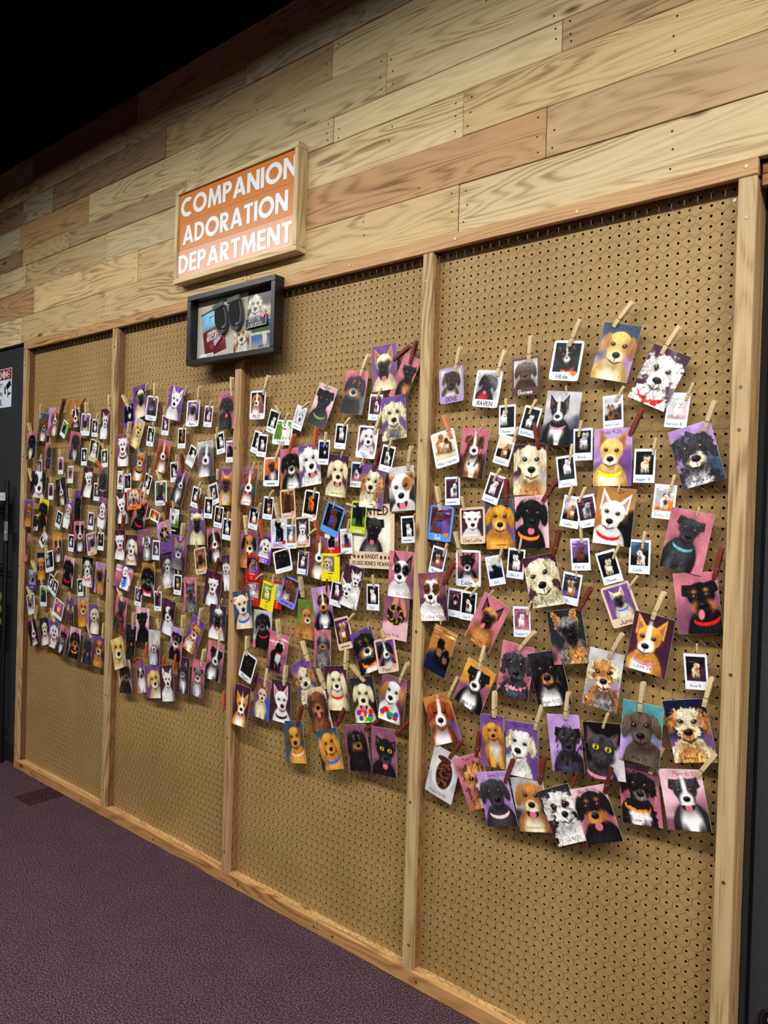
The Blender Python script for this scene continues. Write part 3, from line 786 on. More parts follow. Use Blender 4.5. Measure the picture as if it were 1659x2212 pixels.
# ---------------------------------------------------------------- the pinned photos
DATA = """0|c:li|-30.50 -1.17 -16.04 3.45 4.28 0.086 1|H lg,lg ch,ch,ch,w f .5,.42,.33|-30.04 -14.55 3.00 -0.235 n|DOVE|lilac-bordered photo card of a chocolate floppy-eared dog captioned DOVE, right bay|
0|c:w|-25.55 -1.17 -16.89 3.45 4.28 -0.131 1|H lg,lg bk,bk,bk,re f .52,.4,.31 o|-24.29 -15.52 3.00 -0.338 n|RAVEN|white-bordered photo card of a black floppy-eared dog captioned RAVEN, right bay|
0|c:mr|-20.67 -1.17 -15.90 3.45 4.28 0.038 1|H lg,lg ch,br,ch,ch f .5,.42,.34|-20.29 -14.46 3.00 -0.062 n|w:Goose|maroon-bordered photo card of a chocolate floppy-eared dog captioned Goose, right bay|
0|c:w|-15.85 -1.17 -14.64 3.45 4.28 -0.138 1|C bk,dg bk,w,bk,w p .5,.42,.32 bz cre s2|-15.58 -13.18 3.00 -0.418 n|Hilde*o|white-bordered photo card of a shaggy black-and-white cat captioned Hilde, right bay|
0|i|-22.82 -1.17 -20.58 2.13 3.38 0.021 0|F bk,bk w,w .3,.45,.9|-22.90 -19.92 1.75 0.092 n|t:Moose|instant photo of a small white dog captioned Moose, right bay|
0|i|-19.97 -1.17 -20.95 2.13 3.38 -0.268 0|F bk,bk w,w .5,.55,.5|-20.06 -20.10 1.75 -0.471 n|t:Waffles|instant photo of a small white dog captioned Waffles, right bay|
0|c:w|-30.69 -1.90 -23.68 3.45 4.28 0.247 0|F be,be ta,w .35,.3,.55 2|-29.75 -22.47 3.00 0.417 p|Millie + Tobi <<|white-bordered photo card of two small tan dogs captioned Millie + Tobi, right bay|white-bordered photo card captioned Millie + Tobi, right bay
0|i|-23.05 -1.21 -24.03 2.13 3.38 -0.279 0|F be,bk ta,w .6,.6,.7|-21.89 -23.12 1.75 -0.295 n|t:Cricket|instant photo of a small tan dog captioned Cricket, right bay|
0|p|-16.30 -1.17 -20.79 4.00 5.80 -0.116 0|H lg,nv bk,w,bk,w p .42,.38,.25 bz cpk|-15.68 -18.26 0.95 0.157 n|Ruby 24'|print of a black-and-white prick-eared dog captioned Ruby 24', right bay|
0|p|-27.14 -1.21 -24.28 3.63 5.74 -0.126 0|H pk,pl br,w,br,w r .5,.35,.3 bz b|-26.44 -21.79 0.95 -0.540 n|Kylo 24'|print of a brown-and-white dog captioned Kylo 24', right bay|
0|p|-19.77 -1.26 -26.23 4.00 5.65 0.025 0|H pl,lg cr,cr,cr,ta f .5,.36,.42 s1|-18.69 -24.02 3.00 0.215 r|Lady 9-25|print of a cream floppy-eared dog captioned Lady 9-25, right bay|
0|i|-13.68 -1.21 -23.64 2.13 3.38 0.026 0|F bk,bk lg,w .6,.4,.9|-14.16 -22.85 1.75 -0.148 n|t:Winnie|instant photo of a small pale grey dog captioned Winnie, right bay|
0|i|-15.42 -1.26 -26.46 2.13 3.38 0.136 0|F bk,dg w,w .6,.35,.8|-15.06 -25.30 1.75 -0.129 n|l:~~~~~|instant photo of a small white dog on black, right bay|
0|p|-10.48 -1.17 -14.33 4.00 5.74 -0.244 1|H sl,li ye,cr,ta,cr f .52,.42,.37|-10.79 -11.73 3.00 -0.702 n|b^BRIO<|print of a yellow floppy-eared dog captioned BRIO, right bay|
0|i|-4.18 -1.17 -20.61 2.13 3.38 -0.101 0|F lg,ro w,w .6,.5,.8|-3.37 -19.72 1.75 -0.354 n|t:Harvey &|instant photo of a small white dog captioned Harvey, right bay|
0|p|-6.01 -1.21 -17.30 4.00 5.67 -0.453 0|H pl,pl w,w,w,w f .5,.42,.4 s3 cre|-5.84 -15.04 3.00 -0.581 n|k^24'|print of a shaggy white floppy-eared dog captioned 24', right bay|
0|i|-10.58 -1.17 -20.38 2.13 3.38 0.051 0|F lg,bk ta,bk .4,.6,.8 2|-10.34 -19.40 1.75 -0.505 n|t:Walker+Cash|instant photo of two small tan dogs captioned Walker+Cash, right bay|
0|p|-10.46 -1.21 -25.05 4.00 5.92 0.004 0|H li,pu ye,w,ta,cr p .47,.42,.33 cyl|-8.71 -22.89 3.00 -0.419 r|k^Ruth 9-25|print of a yellow-and-white prick-eared dog captioned Ruth 9-25, right bay|
0|i|-7.18 -1.17 -25.96 2.13 3.38 -0.018 1|F bk,bk cr,cr .58,.5,.85|-6.35 -24.94 1.75 -0.131 n|t:Jagger <|instant photo of a small cream dog captioned Jagger, right bay|
0|p|-2.27 -1.21 -24.97 4.00 5.79 0.292 0|H li,sl dg,cr,dg,lg f .45,.42,.4 s3|-1.62 -22.78 3.00 -0.294 n|Wallis 24'|print of a shaggy dark grey floppy-eared dog captioned Wallis 24', right bay|
0|i|-14.75 -1.23 -30.76 2.13 3.38 -0.143 0|F lg,bk ta,w .55,.55,.8|-15.16 -29.59 1.75 -0.299 n|t:Leila|instant photo of a small tan dog captioned Leila, right bay|
0|i|-13.00 -1.27 -30.64 2.13 3.38 0.208 0|F pl,pl lg,dg .55,.5,.85|-13.87 -29.75 1.75 -0.378 n|t:Loki|instant photo of a small pale grey dog captioned Loki, right bay|
0|i|-5.13 -1.17 -29.49 2.13 3.38 -0.079 0|F lg,or w,bk .55,.55,.7|-4.59 -28.55 1.75 -0.237 n|l:Bunny <|instant photo of a small white dog captioned Bunny, right bay|
0|p|-10.03 -1.32 -31.10 4.00 5.86 -0.076 0|H wo,bk w,w,w,w p .45,.48,.34 cre|-9.71 -28.62 0.95 -0.225 n|k^24'|print of a white prick-eared dog captioned 24', right bay|
0|p|-2.89 -1.21 -33.21 4.00 5.91 -0.169 0|H pk,pk dg,dg,dg,dg r .5,.33,.27 cte|-2.08 -30.81 0.95 -0.298 n|Tucker 24'|print of a dark grey dog captioned Tucker 24', right bay|
0|i|-13.57 -1.24 -35.20 2.13 3.38 0.093 0|F pu,bk br,br .55,.55,.8|-13.41 -34.03 1.75 0.124 n|t:Finn <|instant photo of a small brown dog captioned Finn, right bay|
0|i|-10.39 -1.29 -36.28 2.13 3.38 0.336 1|F bk,bk cr,w .5,.55,.75|-10.04 -35.42 1.75 -0.417 n|t:Moose|instant photo of a small cream dog captioned Moose, right bay|
0|i|-7.30 -1.36 -35.00 2.13 3.38 0.002 0|F sl,bk w,br .55,.6,.75|-7.04 -34.21 1.75 -0.123 n|t:Louie|instant photo of a small white dog captioned Louie, right bay|
0|i|-14.53 -1.21 -38.90 2.13 3.38 -0.135 0|F dg,pu ta,w .5,.55,.9|-13.98 -37.82 0.95 -0.062 n|t:Bu|instant photo of a small tan dog captioned Bu, right bay|
0|c:be|-9.09 -1.17 -39.98 3.15 4.28 0.391 0|H pu,pu cr,bk,cr,lg p .5,.42,.24 mk cbl|-8.41 -38.35 1.75 -0.584 n|Juno|beige-bordered photo card of a cream prick-eared dog captioned Juno, right bay|
0|p|-1.67 -1.26 -39.04 4.00 5.82 0.140 0|H pk,ma bk,bk,bk,bk r .6,.42,.34 tp cre k|-0.27 -36.62 3.00 -0.184 r|Boots 9-25|print of a black dog captioned Boots 9-25, right bay|
0|i|-29.92 -1.18 -28.71 2.13 3.38 0.052 1|F pl,pl w,bk .65,.5,.85|-29.41 -27.70 0.95 -0.271 n|t:~~~~~~~|instant photo of a small white dog on plum, right bay|
0|c:sb|-31.49 -1.17 -32.63 3.45 4.28 -0.075 1|F pl,pu br,bl .4,.5,.9|-31.54 -31.10 3.00 0.208 n|w:Sol*o|sky-blue-bordered photo card of a small brown dog captioned Sol, right bay|
0|c:be|-26.96 -1.17 -32.72 3.45 4.28 0.082 1|H pl,pl w,w,w,w r .48,.42,.34|-28.14 -31.03 1.75 0.230 n|Chai Latte|beige-bordered photo card of a white dog captioned Chai Latte, right bay|
0|p|-23.37 -1.17 -32.44 3.68 5.57 0.092 0|H sl,pu go,ye,go,go f .5,.38,.38|-22.60 -30.27 3.00 0.018 r|~~~~~~|print of a golden floppy-eared dog on slate blue, right bay|
0|p|-19.29 -1.30 -32.01 4.00 5.81 0.091 0|H ro,ro bk,bk,bk,bk f .5,.36,.37 o cor|-18.00 -29.74 3.00 -0.581 r|k^Lady Bird 24'|print of a black floppy-eared dog captioned Lady Bird 24', right bay|
0|i|-24.19 -1.37 -28.40 2.13 3.38 -0.320 0|F pl,pl w,w .5,.5,.8|-24.25 -27.58 1.75 -0.536 n|t:JoJo <|instant photo of a small white dog captioned JoJo, right bay|
0|i|-31.75 -1.17 -37.16 2.13 3.38 -0.205 0|F dg,ma ta,w .5,.55,.55|-30.94 -36.62 1.75 -0.318 n|Bizzie|instant photo of a small tan dog captioned Bizzie, right bay|
0|c:w|-27.38 -1.17 -37.75 3.45 4.28 0.036 0|H pk,ma bk,w,bk,w p .48,.42,.32 s1|-28.35 -36.39 3.00 0.323 n|Eddie*o|white-bordered photo card of a black-and-white prick-eared dog captioned Eddie, right bay|
0|i|-23.74 -1.17 -37.70 2.13 3.38 0.242 1|F lg,nv bk,bk .5,.6,.6|-23.28 -36.60 1.75 -0.237 n|t:Nori|instant photo of a small black dog captioned Nori, right bay|
0|i|-21.07 -1.35 -36.69 2.13 3.38 -0.048 0|F bk,pl w,w .5,.5,.9|-20.68 -35.48 1.75 -0.181 n|t:Libby <|instant photo of a small white dog captioned Libby, right bay|
0|p|-17.63 -1.40 -38.33 4.00 5.56 0.243 0|H pl,pl cr,cr,cr,cr f .45,.42,.44 s2|-16.54 -35.63 3.00 -0.215 r|Libby 9/25|print of a shaggy cream floppy-eared dog captioned Libby 9/25, right bay|
0|p|-31.74 -1.90 -41.45 4.00 5.81 0.129 0|H ma,pl w,w,br,w p .45,.4,.33 s2 el er|-30.22 -39.85 3.00 -0.474 r|Olive 9-25|print of a shaggy white prick-eared dog captioned Olive 9-25, right bay|
0|i|-29.02 -1.26 -41.96 2.13 3.38 -0.045 0|F pl,pl bk,w .5,.5,.75|-28.20 -40.80 1.75 -0.881 n|t:Ubi|instant photo of a small black dog captioned Ubi, right bay|
0|i|-27.02 -1.46 -42.08 2.13 3.38 -0.043 0|F bk,bk w,bk .5,.55,.7|-26.78 -40.99 1.75 -0.626 n|t:Zoe <|instant photo of a small white dog captioned Zoe, right bay|
0|i|-20.07 -1.36 -43.08 2.13 3.38 0.082 0|F ma,pk w,w .5,.5,.5|-19.47 -42.29 1.75 -0.326 n|t:Casper <|instant photo of a small white dog captioned Casper, right bay|
0|p|-24.45 -1.50 -43.68 3.68 5.97 -0.450 0|H pk,pk ta,bk,bk,ta p .5,.4,.3 mk k|-24.28 -40.67 0.95 -0.641 n|Raina 24'|print of a tan prick-eared dog captioned Raina 24', right bay|
0|p|-30.50 -1.90 -47.81 3.35 5.66 -0.291 1|F wo,nv bk,ta .5,.45,.8 2|-30.54 -44.68 0.95 -0.116 n|k^Xira + Roxie|print of two small black dogs captioned Xira + Roxie, right bay|
0|p|-25.84 -1.48 -51.28 4.00 5.49 -0.362 0|H go,ma bk,w,bk,w r .52,.37,.31 bz|-25.28 -49.23 3.00 -0.254 n|Tuxedo 24'|print of a black-and-white dog captioned Tuxedo 24', right bay|
0|p|-20.71 -1.33 -48.61 4.00 6.00 -0.109 0|H pk,pk dg,dg,dg,dg f .5,.42,.36 s3 cpk|-20.37 -46.27 3.00 -0.681 n|t:Maisie|print of a shaggy dark grey floppy-eared dog captioned Maisie, right bay|
0|p|-16.55 -1.38 -48.76 4.00 5.81 0.278 0|H dg,pk bk,ta,bk,w l .48,.36,.37 s1||Dinah 9/25|print of a black long-eared dog captioned Dinah 9/25, right bay|
0|p|-14.59 -1.42 -43.98 4.00 5.70 0.205 0|H dg,pk gr,bk,ta,ta p .55,.38,.32 s3 mk|-13.54 -41.16 3.00 -0.485 r|Ricky 9-25|print of a shaggy grey prick-eared dog captioned Ricky 9-25, right bay|
0|p|-30.43 -1.17 -56.06 4.00 5.77 0.387 0|H ta,pu rd,w,rd,w f .48,.4,.37 bz|-29.56 -53.32 3.00 -0.449 n|r^Stanley|print of a red-brown-and-white floppy-eared dog captioned Stanley, right bay|
0|p|-23.18 -1.52 -57.00 3.06 5.93 0.079 0|H pu,pu go,ta,go,lg l .5,.32,.3|-23.08 -54.29 3.00 0.007 n|b^Coral 9/25|print of a golden long-eared dog captioned Coral 9/25, right bay|
0|p|-19.62 -1.35 -57.17 4.00 6.00 0.061 0|H pu,pu w,w,cr,w f .46,.42,.36 s2|-18.04 -54.64 3.00 -0.265 n|b^Murray <|print of a shaggy white floppy-eared dog captioned Murray, right bay|
0|p|-14.50 -1.35 -55.28 3.69 6.00 0.157 0|H li,li dg,dg,bk,dg r .6,.45,.33 b|-14.57 -52.74 3.00 -0.095 n|v:Chichi <|print of a dark grey dog captioned Chichi, right bay|
0|p|-6.01 -1.21 -43.53 4.00 5.82 -0.142 0|H pl,pl go,w,go,w p .45,.45,.33 bz cpk|-5.85 -41.09 3.00 -0.353 n|Lizzie 24'|print of a golden-and-white prick-eared dog captioned Lizzie 24', right bay|
0|p|-10.56 -1.47 -47.81 3.65 6.00 -0.105 0|H lg,li ta,cr,cr,gr f .48,.42,.38 s3|-10.02 -45.52 3.00 -0.451 n|Daisy Bell 24'|print of a shaggy tan floppy-eared dog captioned Daisy Bell 24', right bay|
0|i|-1.64 -1.17 -45.56 2.13 3.38 0.101 0|F bk,pl cr,ta .52,.5,.5|-1.58 -43.81 0.95 0.076 n|m:Ava <|instant photo of a small cream dog captioned Ava, right bay|
0|p|-2.01 -1.17 -51.27 4.00 5.89 0.244 0|H nv,pu cr,ta,ta,ta f .5,.4,.37 s3|-0.83 -48.73 3.00 -0.221 n|Banksy <|print of a shaggy cream floppy-eared dog captioned Banksy, right bay|
0|p|-30.03 -1.21 -62.63 4.00 6.00 -0.222 0|N lg,lg|-29.09 -60.46 3.00 -0.578 r|Peanut 9/25|print of a brown pinecone-textured animal captioned Peanut 9/25, right bay|
0|p|-25.40 -1.56 -62.18 4.00 5.99 0.454 0|C pk,wo ta,w,br,w p .6,.48,.4 s2 b|-25.19 -59.20 3.00 -0.107 r|k^Mazie 9/25|print of a shaggy tan-and-white cat captioned Mazie 9/25, right bay|
0|p|-22.36 -1.61 -63.32 4.00 6.00 0.302 0|H li,li dg,dg,dg,dg f .45,.4,.36 cro|-21.34 -61.21 3.00 -0.307 r|k^Ozzie 9/25|print of a dark grey floppy-eared dog captioned Ozzie 9/25, right bay|
0|p|-18.27 -1.40 -62.87 4.00 5.80 0.267 0|H lg,dg ta,cr,ta,cr f .55,.38,.37 o|-17.23 -60.29 3.00 -0.132 r|Ginny Lemon 9/25|print of a tan floppy-eared dog captioned Ginny Lemon 9/25, right bay|
0|p|-14.44 -1.44 -62.89 4.00 5.82 0.494 0|H dg,bk w,w,w,w f .5,.37,.38 s3 el er|-13.52 -59.70 1.75 -0.288 r|Lu 9/25|print of a shaggy white floppy-eared dog captioned Lu 9/25, right bay|
0|p|-10.84 -1.48 -61.78 4.00 5.63 0.415 0|H ro,pk bk,ta,bk,bk f .5,.38,.38 tp o|-9.97 -59.31 3.00 -0.245 d|k^Dice 9/25|print of a black floppy-eared dog captioned Dice 9/25, right bay|
0|p|-6.57 -1.17 -58.69 4.00 5.81 0.145 0|H ma,pk bk,gr,bk,w f .48,.36,.33 s2 cor|-5.61 -56.27 3.00 -0.383 n|r:Moose <|print of a shaggy black floppy-eared dog captioned Moose, right bay|
0|p|-10.14 -1.68 -55.00 4.00 5.72 0.143 0|C bk,lg dg,dg,dg,dg p .42,.5,.38 ye cpk|-10.33 -52.72 1.75 -0.286 n|v:Nola <|print of a dark grey cat captioned Nola, right bay|
0|p|-6.42 -1.73 -52.34 4.00 6.00 -0.031 0|H te,li wm,wm,wm,wm f .5,.42,.37|-6.60 -50.26 3.00 -0.081 n|Willis 24'|print of a grey-brown floppy-eared dog captioned Willis 24', right bay|
0|p|-2.12 -1.77 -57.72 4.00 5.66 0.217 0|H ro,ma dg,w,dg,w r .55,.38,.3 bz o|-1.13 -55.28 3.00 -0.565 n|r^Piper 8/25|print of a dark grey-and-white dog captioned Piper 8/25, right bay|
1|c:w|-65.31 -1.17 -16.23 3.45 4.28 -0.037 1|H bk,ma ta,w,ta,w f .45,.38,.3 bz|-64.00 -14.80 3.00 -0.378 n|r:PILOT|white-bordered photo card of a tan-and-white floppy-eared dog captioned PILOT, third bay|
1|c:w|-59.67 -1.17 -20.55 4.04 3.62 -0.077 0|F gn,gn w,w .65,.4,1.|-59.39 -19.28 1.75 -0.551 n|Hazel|white-bordered photo card of a small white dog captioned Hazel, third bay|
1|i|-61.80 -1.21 -18.86 2.13 3.38 -0.311 0|F bk,bk w,w .6,.6,.7|-60.17 -17.93 1.75 0.684 n|Pablo|instant photo of a small white dog captioned Pablo, third bay|
1|i|-56.32 -1.21 -18.63 2.13 3.38 -0.344 0|F lg,lg w,bk .6,.6,.8|-55.77 -17.27 1.75 -1.101 n|t:~~~~~|instant photo of a small white dog on pale grey, third bay|
1|p|-51.70 -1.17 -17.23 3.67 5.84 -0.345 1|H ro,ro bk,bk,bk,bk r .5,.38,.37 cgn|-51.31 -14.88 0.95 -0.570 n|k^Griz 24'|print of a black dog captioned Griz 24', third bay|
1|p|-45.86 -1.17 -15.83 4.00 5.75 -0.125 1|H pk,gr dg,lg,dg,bk f .5,.38,.34 tp|-44.95 -13.67 3.00 -0.462 n||print of a dark grey floppy-eared dog on pink, third bay|
1|p|-40.91 -1.17 -12.98 4.00 5.91 0.041 0|H pu,ma cr,bk,ta,cr p .48,.45,.34 mk o|-39.48 -12.21 3.00 -1.033 r||print of a cream prick-eared dog on purple, third bay|
1|p|-37.58 -1.21 -14.64 2.83 5.80 -0.435 0|H pk,pk bk,bk,bk,ta r .62,.38,.32|-36.73 -12.96 3.00 -0.289 r||print of a black dog on pink, third bay|
1|i|-42.30 -1.17 -18.00 2.13 3.38 -0.103 0|F pl,pl w,bk .6,.5,.7|-42.09 -17.02 1.75 -0.526 n|t:JoJo|instant photo of a small white dog captioned JoJo, third bay|
1|c:w|-43.51 -1.17 -22.46 3.45 4.28 -0.107 0|H pl,ma w,w,w,w f .55,.42,.37|-42.28 -21.46 3.00 -0.415 n|Tilly*p|white-bordered photo card of a white floppy-eared dog captioned Tilly, third bay|
1|p|-39.04 -1.37 -19.56 4.00 5.57 0.105 0|H pu,pu cr,cr,cr,gr f .5,.42,.37 s2||~~~~~~~|upper print of a shaggy cream floppy-eared dog on purple, third bay|
1|i|-48.19 -1.17 -21.55 2.13 3.38 -0.110 1|F bk,bk w,w .5,.4,.8|-47.86 -20.34 1.75 -0.781 n|l:~~~~|highest instant photo of a small white dog on black, third bay|
1|i|-65.16 -1.18 -21.84 2.13 3.38 -0.303 0|F bk,bk w,w .55,.6,.6|-64.20 -21.11 1.75 -0.580 n|l:~~~~~|second-highest instant photo of a small white dog on black, third bay|
1|i|-63.75 -1.39 -22.37 2.13 3.38 -0.128 0|F bk,pl w,w .5,.5,.6||l:~~~~|third-highest instant photo of a small white dog on black, third bay|
1|p|-65.84 -1.90 -28.47 3.44 5.68 -0.084 0|H ma,sl br,w,br,w r .52,.42,.37 bz o|-65.06 -26.62 1.75 -0.137 n|~~~~~~|print of a brown-and-white dog on mauve, third bay|
1|c:w|-61.55 -1.43 -26.26 3.45 4.28 0.009 0|H or,nv gr,dg,gr,be p .5,.34,.22 mk sh|-60.83 -24.78 3.00 -0.508 n|~~~~~|white-bordered photo card of a grey prick-eared dog on orange, third bay|
1|p|-57.42 -1.63 -25.84 4.00 5.76 0.062 0|H pk,ta bk,w,bk,w f .52,.4,.36|-57.70 -23.74 3.00 -0.354 o|~~~~~|print of a black-and-white floppy-eared dog on pink, third bay|
1|p|-53.49 -1.67 -25.38 4.00 5.76 0.134 0|H pu,pu w,w,w,w f .5,.4,.42 s2 o|-52.60 -23.09 3.00 -0.096 o||print of a shaggy white floppy-eared dog on purple, third bay|
1|i|-50.80 -1.72 -23.67 2.13 3.38 -0.042 0|F nv,bk bk,w .6,.5,.9|-50.59 -22.65 1.75 -0.072 n|t:~~~~~~|instant photo of a small black dog on navy, third bay|
1|c:be|-57.58 -1.67 -30.89 3.03 4.28 0.122 0|F br,br ch,ch .5,.5,.9|-57.56 -29.57 0.95 0.065 n|Scarlet Lee*p|beige-bordered photo card of a small chocolate dog captioned Scarlet Lee, third bay|
1|c:w|-53.47 -1.17 -31.01 2.91 4.28 -0.145 0|F bk,bk or,br .45,.45,.7|-53.06 -30.04 1.75 -0.230 n|Lemon*p|white-bordered photo card of a small orange dog captioned Lemon, third bay|
1|i|-62.33 -1.17 -31.59 2.13 3.38 -0.072 0|F bk,bk ta,w .6,.6,.7|-62.34 -30.34 1.75 -0.654 n|l:~~~~~|instant photo of a small tan dog on black, third bay|
1|i|-65.43 -1.21 -33.19 2.13 3.38 -0.149 0|F bk,ta w,w .5,.5,.7|-64.71 -32.42 1.75 -0.511 n|t:Harry|instant photo of a small white dog captioned Harry, third bay|
1|i|-45.17 -1.17 -26.71 2.13 3.38 -0.058 0|F nv,pk w,bk .5,.55,.4|-44.59 -25.81 1.75 -0.480 n|HEWETT|instant photo of a small white dog captioned HEWETT, third bay|
1|p|-48.18 -1.77 -26.90 3.69 5.59 -0.091 0|H pl,pl cr,cr,cr,cr f .5,.4,.38 o|-47.54 -24.50 0.95 -0.359 n|Barnes 24'|print of a cream floppy-eared dog captioned Barnes 24', third bay|
1|p|-42.24 -1.37 -28.30 4.00 5.56 -0.059 0|H pu,pu cr,cr,ta,cr l .47,.4,.34 s3|-42.03 -26.28 3.00 -0.284 r|~~~~|print of a shaggy cream long-eared dog on purple, third bay|
1|i|-39.90 -1.42 -24.70 2.13 3.38 -0.223 0|F bk,bk w,bk .5,.5,.9|-39.70 -23.68 1.75 -0.363 n|l:~~~|fourth-highest instant photo of a small white dog on black, third bay|
1|w|-42.17 -1.17 -34.73 7.36 8.36 0.034 0|H wc,wc dg,bk,bk,gr r .55,.36,.22 o mk||BANDIT|tall beige wanted poster of a dark speckled dog captioned BANDIT, third bay|
1|p|-37.35 -1.46 -28.52 4.00 5.60 0.082 0|H lg,dg w,w,ta,lg r .5,.5,.43 er o|-36.39 -26.17 3.00 -0.140 n||print of a white dog on pale grey, third bay|
1|c:sb|-49.31 -1.17 -32.79 3.45 4.28 -0.315 0|F bk,bk br,bl .5,.5,1.|-49.23 -31.28 0.95 -0.308 n||sky-blue-bordered photo card of a small brown dog on black, third bay|
1|c:lm|-44.33 -1.42 -32.34 2.69 4.28 -0.047 0|F nv,gn bk,bk .5,.5,1.|-44.87 -30.97 1.75 1.342 n|w:Luca|lime-bordered photo card of a small black dog captioned Luca, third bay|
1|i|-36.38 -1.17 -33.59 2.13 3.38 0.089 1|F bk,bk w,w .55,.6,.7|-35.65 -32.45 0.95 -0.316 n|~~~~~~~|fifth-highest instant photo of a small white dog on black, third bay|
1|i|-46.39 -1.46 -35.60 2.13 3.38 0.103 0|F lg,pk dg,dg .5,.5,.8|-46.22 -34.35 1.75 -0.203 n|t:~~~~~|instant photo of a small dark grey dog on pale grey, third bay|
1|f:rr|-49.31 -1.21 -35.99 2.92 3.19 0.089 0|F lg,gr bk,bk .55,.5,.9||w:Daphne|red info card of a small black dog captioned Daphne, third bay|
1|p|-52.01 -1.26 -38.13 3.44 5.91 -0.110 0|H ma,pu br,w,br,w f .6,.4,.36 bz|-51.66 -35.92 3.00 0.259 o||print of a brown-and-white floppy-eared dog on mauve, third bay|
1|f:yl|-49.14 -1.43 -39.31 3.35 3.81 0.050 0|H gr,gr cr,w,ye,cr f .45,.45,.3|-48.06 -37.62 1.75 -1.190 n|~~~~~|yellow info card of a cream-and-white floppy-eared dog on grey, third bay|
1|p|-66.33 -1.17 -37.94 4.00 5.67 0.014 0|H ma,gr ta,w,bk,ta f .5,.36,.31 o tp|-66.93 -35.78 3.00 0.149 n||print of a tan-and-white floppy-eared dog on mauve, third bay|
1|c:vi|-62.78 -1.21 -37.73 3.06 4.28 -0.145 0|H pl,ma w,w,w,w f .55,.42,.36|-63.19 -36.19 3.00 0.316 o|w:ZOEY|violet-bordered photo card of a white floppy-eared dog captioned ZOEY, third bay|
1|c:wv|-59.26 -1.72 -35.16 3.45 4.28 0.095 0|F lg,wv bk,bk .5,.45,1.1|-59.23 -33.67 3.00 0.309 n|r:DANTE*r|lavender-bordered photo card of a small black dog captioned DANTE, third bay|
1|i|-56.65 -1.77 -35.51 2.13 3.38 0.064 0|F sl,wo w,w .5,.55,.6|-56.42 -34.65 1.75 -0.075 n|t:~~~~~~|instant photo of a small white dog on slate blue, third bay|
1|i|-54.59 -1.30 -39.05 2.13 3.38 -0.042 0|F dg,pl w,w .5,.5,.5|-54.10 -38.03 1.75 0.120 n|l:~~~~~~|instant photo of a small white dog on dark, third bay|
1|c:be|-54.32 -1.81 -34.74 2.88 4.28 0.114 0|H dg,dg w,w,li,w p .5,.48,.27|-53.23 -35.19 1.75 -0.977 n|George*p|beige-bordered photo card of a white prick-eared dog captioned George, third bay|
1|c:w|-58.19 -1.81 -39.06 3.65 3.30 0.265 0|H or,dg bk,bk,bk,bk f .5,.4,.37||w:~~~~~~|white-bordered photo card of a black floppy-eared dog on orange, third bay|
1|f:rr|-65.12 -1.17 -44.41 2.70 3.92 0.015 0|F gr,lg lg,w .5,.5,.9||w:Nitro|red info card of a small pale grey dog captioned Nitro, third bay|
1|f:rr|-65.32 -1.26 -40.66 2.80 3.74 -0.027 0|F bk,bl ta,bl .5,.5,1.|-64.52 -42.35 1.75 -0.972 n|w:~~~~~~~|red info card of a small tan dog on black, third bay|
1|f:rr|-59.72 -1.17 -44.20 1.83 4.07 -0.044 0|F te,lg lg,lg .5,.5,1.||w:~~~|red info card of a small pale grey dog on teal, third bay|
1|f:yl|-61.77 -1.21 -44.52 2.91 4.14 -0.165 0|F gn,gn cr,cr .5,.5,1.1|-60.73 -43.01 1.75 -0.049 n|~~~~|yellow info card of a small cream dog on green, third bay|
1|p|-62.66 -1.26 -49.55 4.00 5.65 0.017 0|H lg,pk bk,gr,bk,bk f .5,.32,.3 cre|||print of a black floppy-eared dog on pale grey, third bay|
1|p|-66.47 -1.90 -46.99 4.00 5.71 0.186 0|H sl,dg be,lg,be,be r .47,.38,.35 cbl|-66.03 -44.75 3.00 0.202 r||print of a beige dog on slate blue, third bay|
1|p|-53.88 -1.17 -47.03 3.44 5.40 -0.026 0|H gn,wo ta,w,br,ta p .55,.42,.29||Chibi 9/25|print of a tan-and-white prick-eared dog captioned Chibi 9/25, third bay|
1|c:pw|-57.25 -1.21 -43.50 3.45 4.28 -0.236 0|H pl,gr br,br,br,lg f .42,.35,.28 2|-54.50 -43.98 3.00 0.232 n|BODE AND TESS|periwinkle-bordered photo card of a brown floppy-eared dog captioned BODE AND TESS, third bay|periwinkle-bordered photo card captioned BODE AND TESS, third bay
1|p|-50.36 -1.40 -44.90 3.50 5.69 0.247 0|H li,pu bk,ta,ta,w p .55,.4,.32 tp bz|-49.75 -42.63 1.75 -0.063 r|Milo 9/25|print of a black prick-eared dog captioned Milo 9/25, third bay|
1|p|-59.23 -1.30 -52.61 4.00 5.98 -0.123 0|F pk,ma bk,w .5,.5,1.2|-59.01 -50.59 3.00 0.142 n||print of a small black dog on pink, third bay|
1|p|-50.28 -1.44 -50.59 3.11 5.40 0.032 0|H pk,pk gr,ta,dg,gr f .55,.36,.29 s2|-50.15 -48.82 0.95 -0.104 n||print of a shaggy grey floppy-eared dog on pink, third bay|
1|c:w|-65.94 -1.17 -55.69 3.12 4.28 -0.338 1|H bk,dg bk,bk,bk,bk f .5,.45,.34|-66.15 -53.98 3.00 -0.011 n|Pippa|white-bordered photo card of a black floppy-eared dog captioned Pippa, third bay|
1|p|-53.67 -1.17 -55.58 4.00 5.76 0.533 0|H pu,pu cr,cr,ta,cr f .5,.45,.37 s3|-53.16 -52.79 3.00 0.431 n|r^~~~|lower print of a shaggy cream floppy-eared dog on purple, third bay|
1|i|-47.90 -1.47 -42.78 2.13 3.38 -0.139 0|F bk,pl w,w .5,.35,.6|-47.09 -41.40 1.75 -0.286 n|l:~~~~|lowest instant photo of a small white dog on black, third bay|
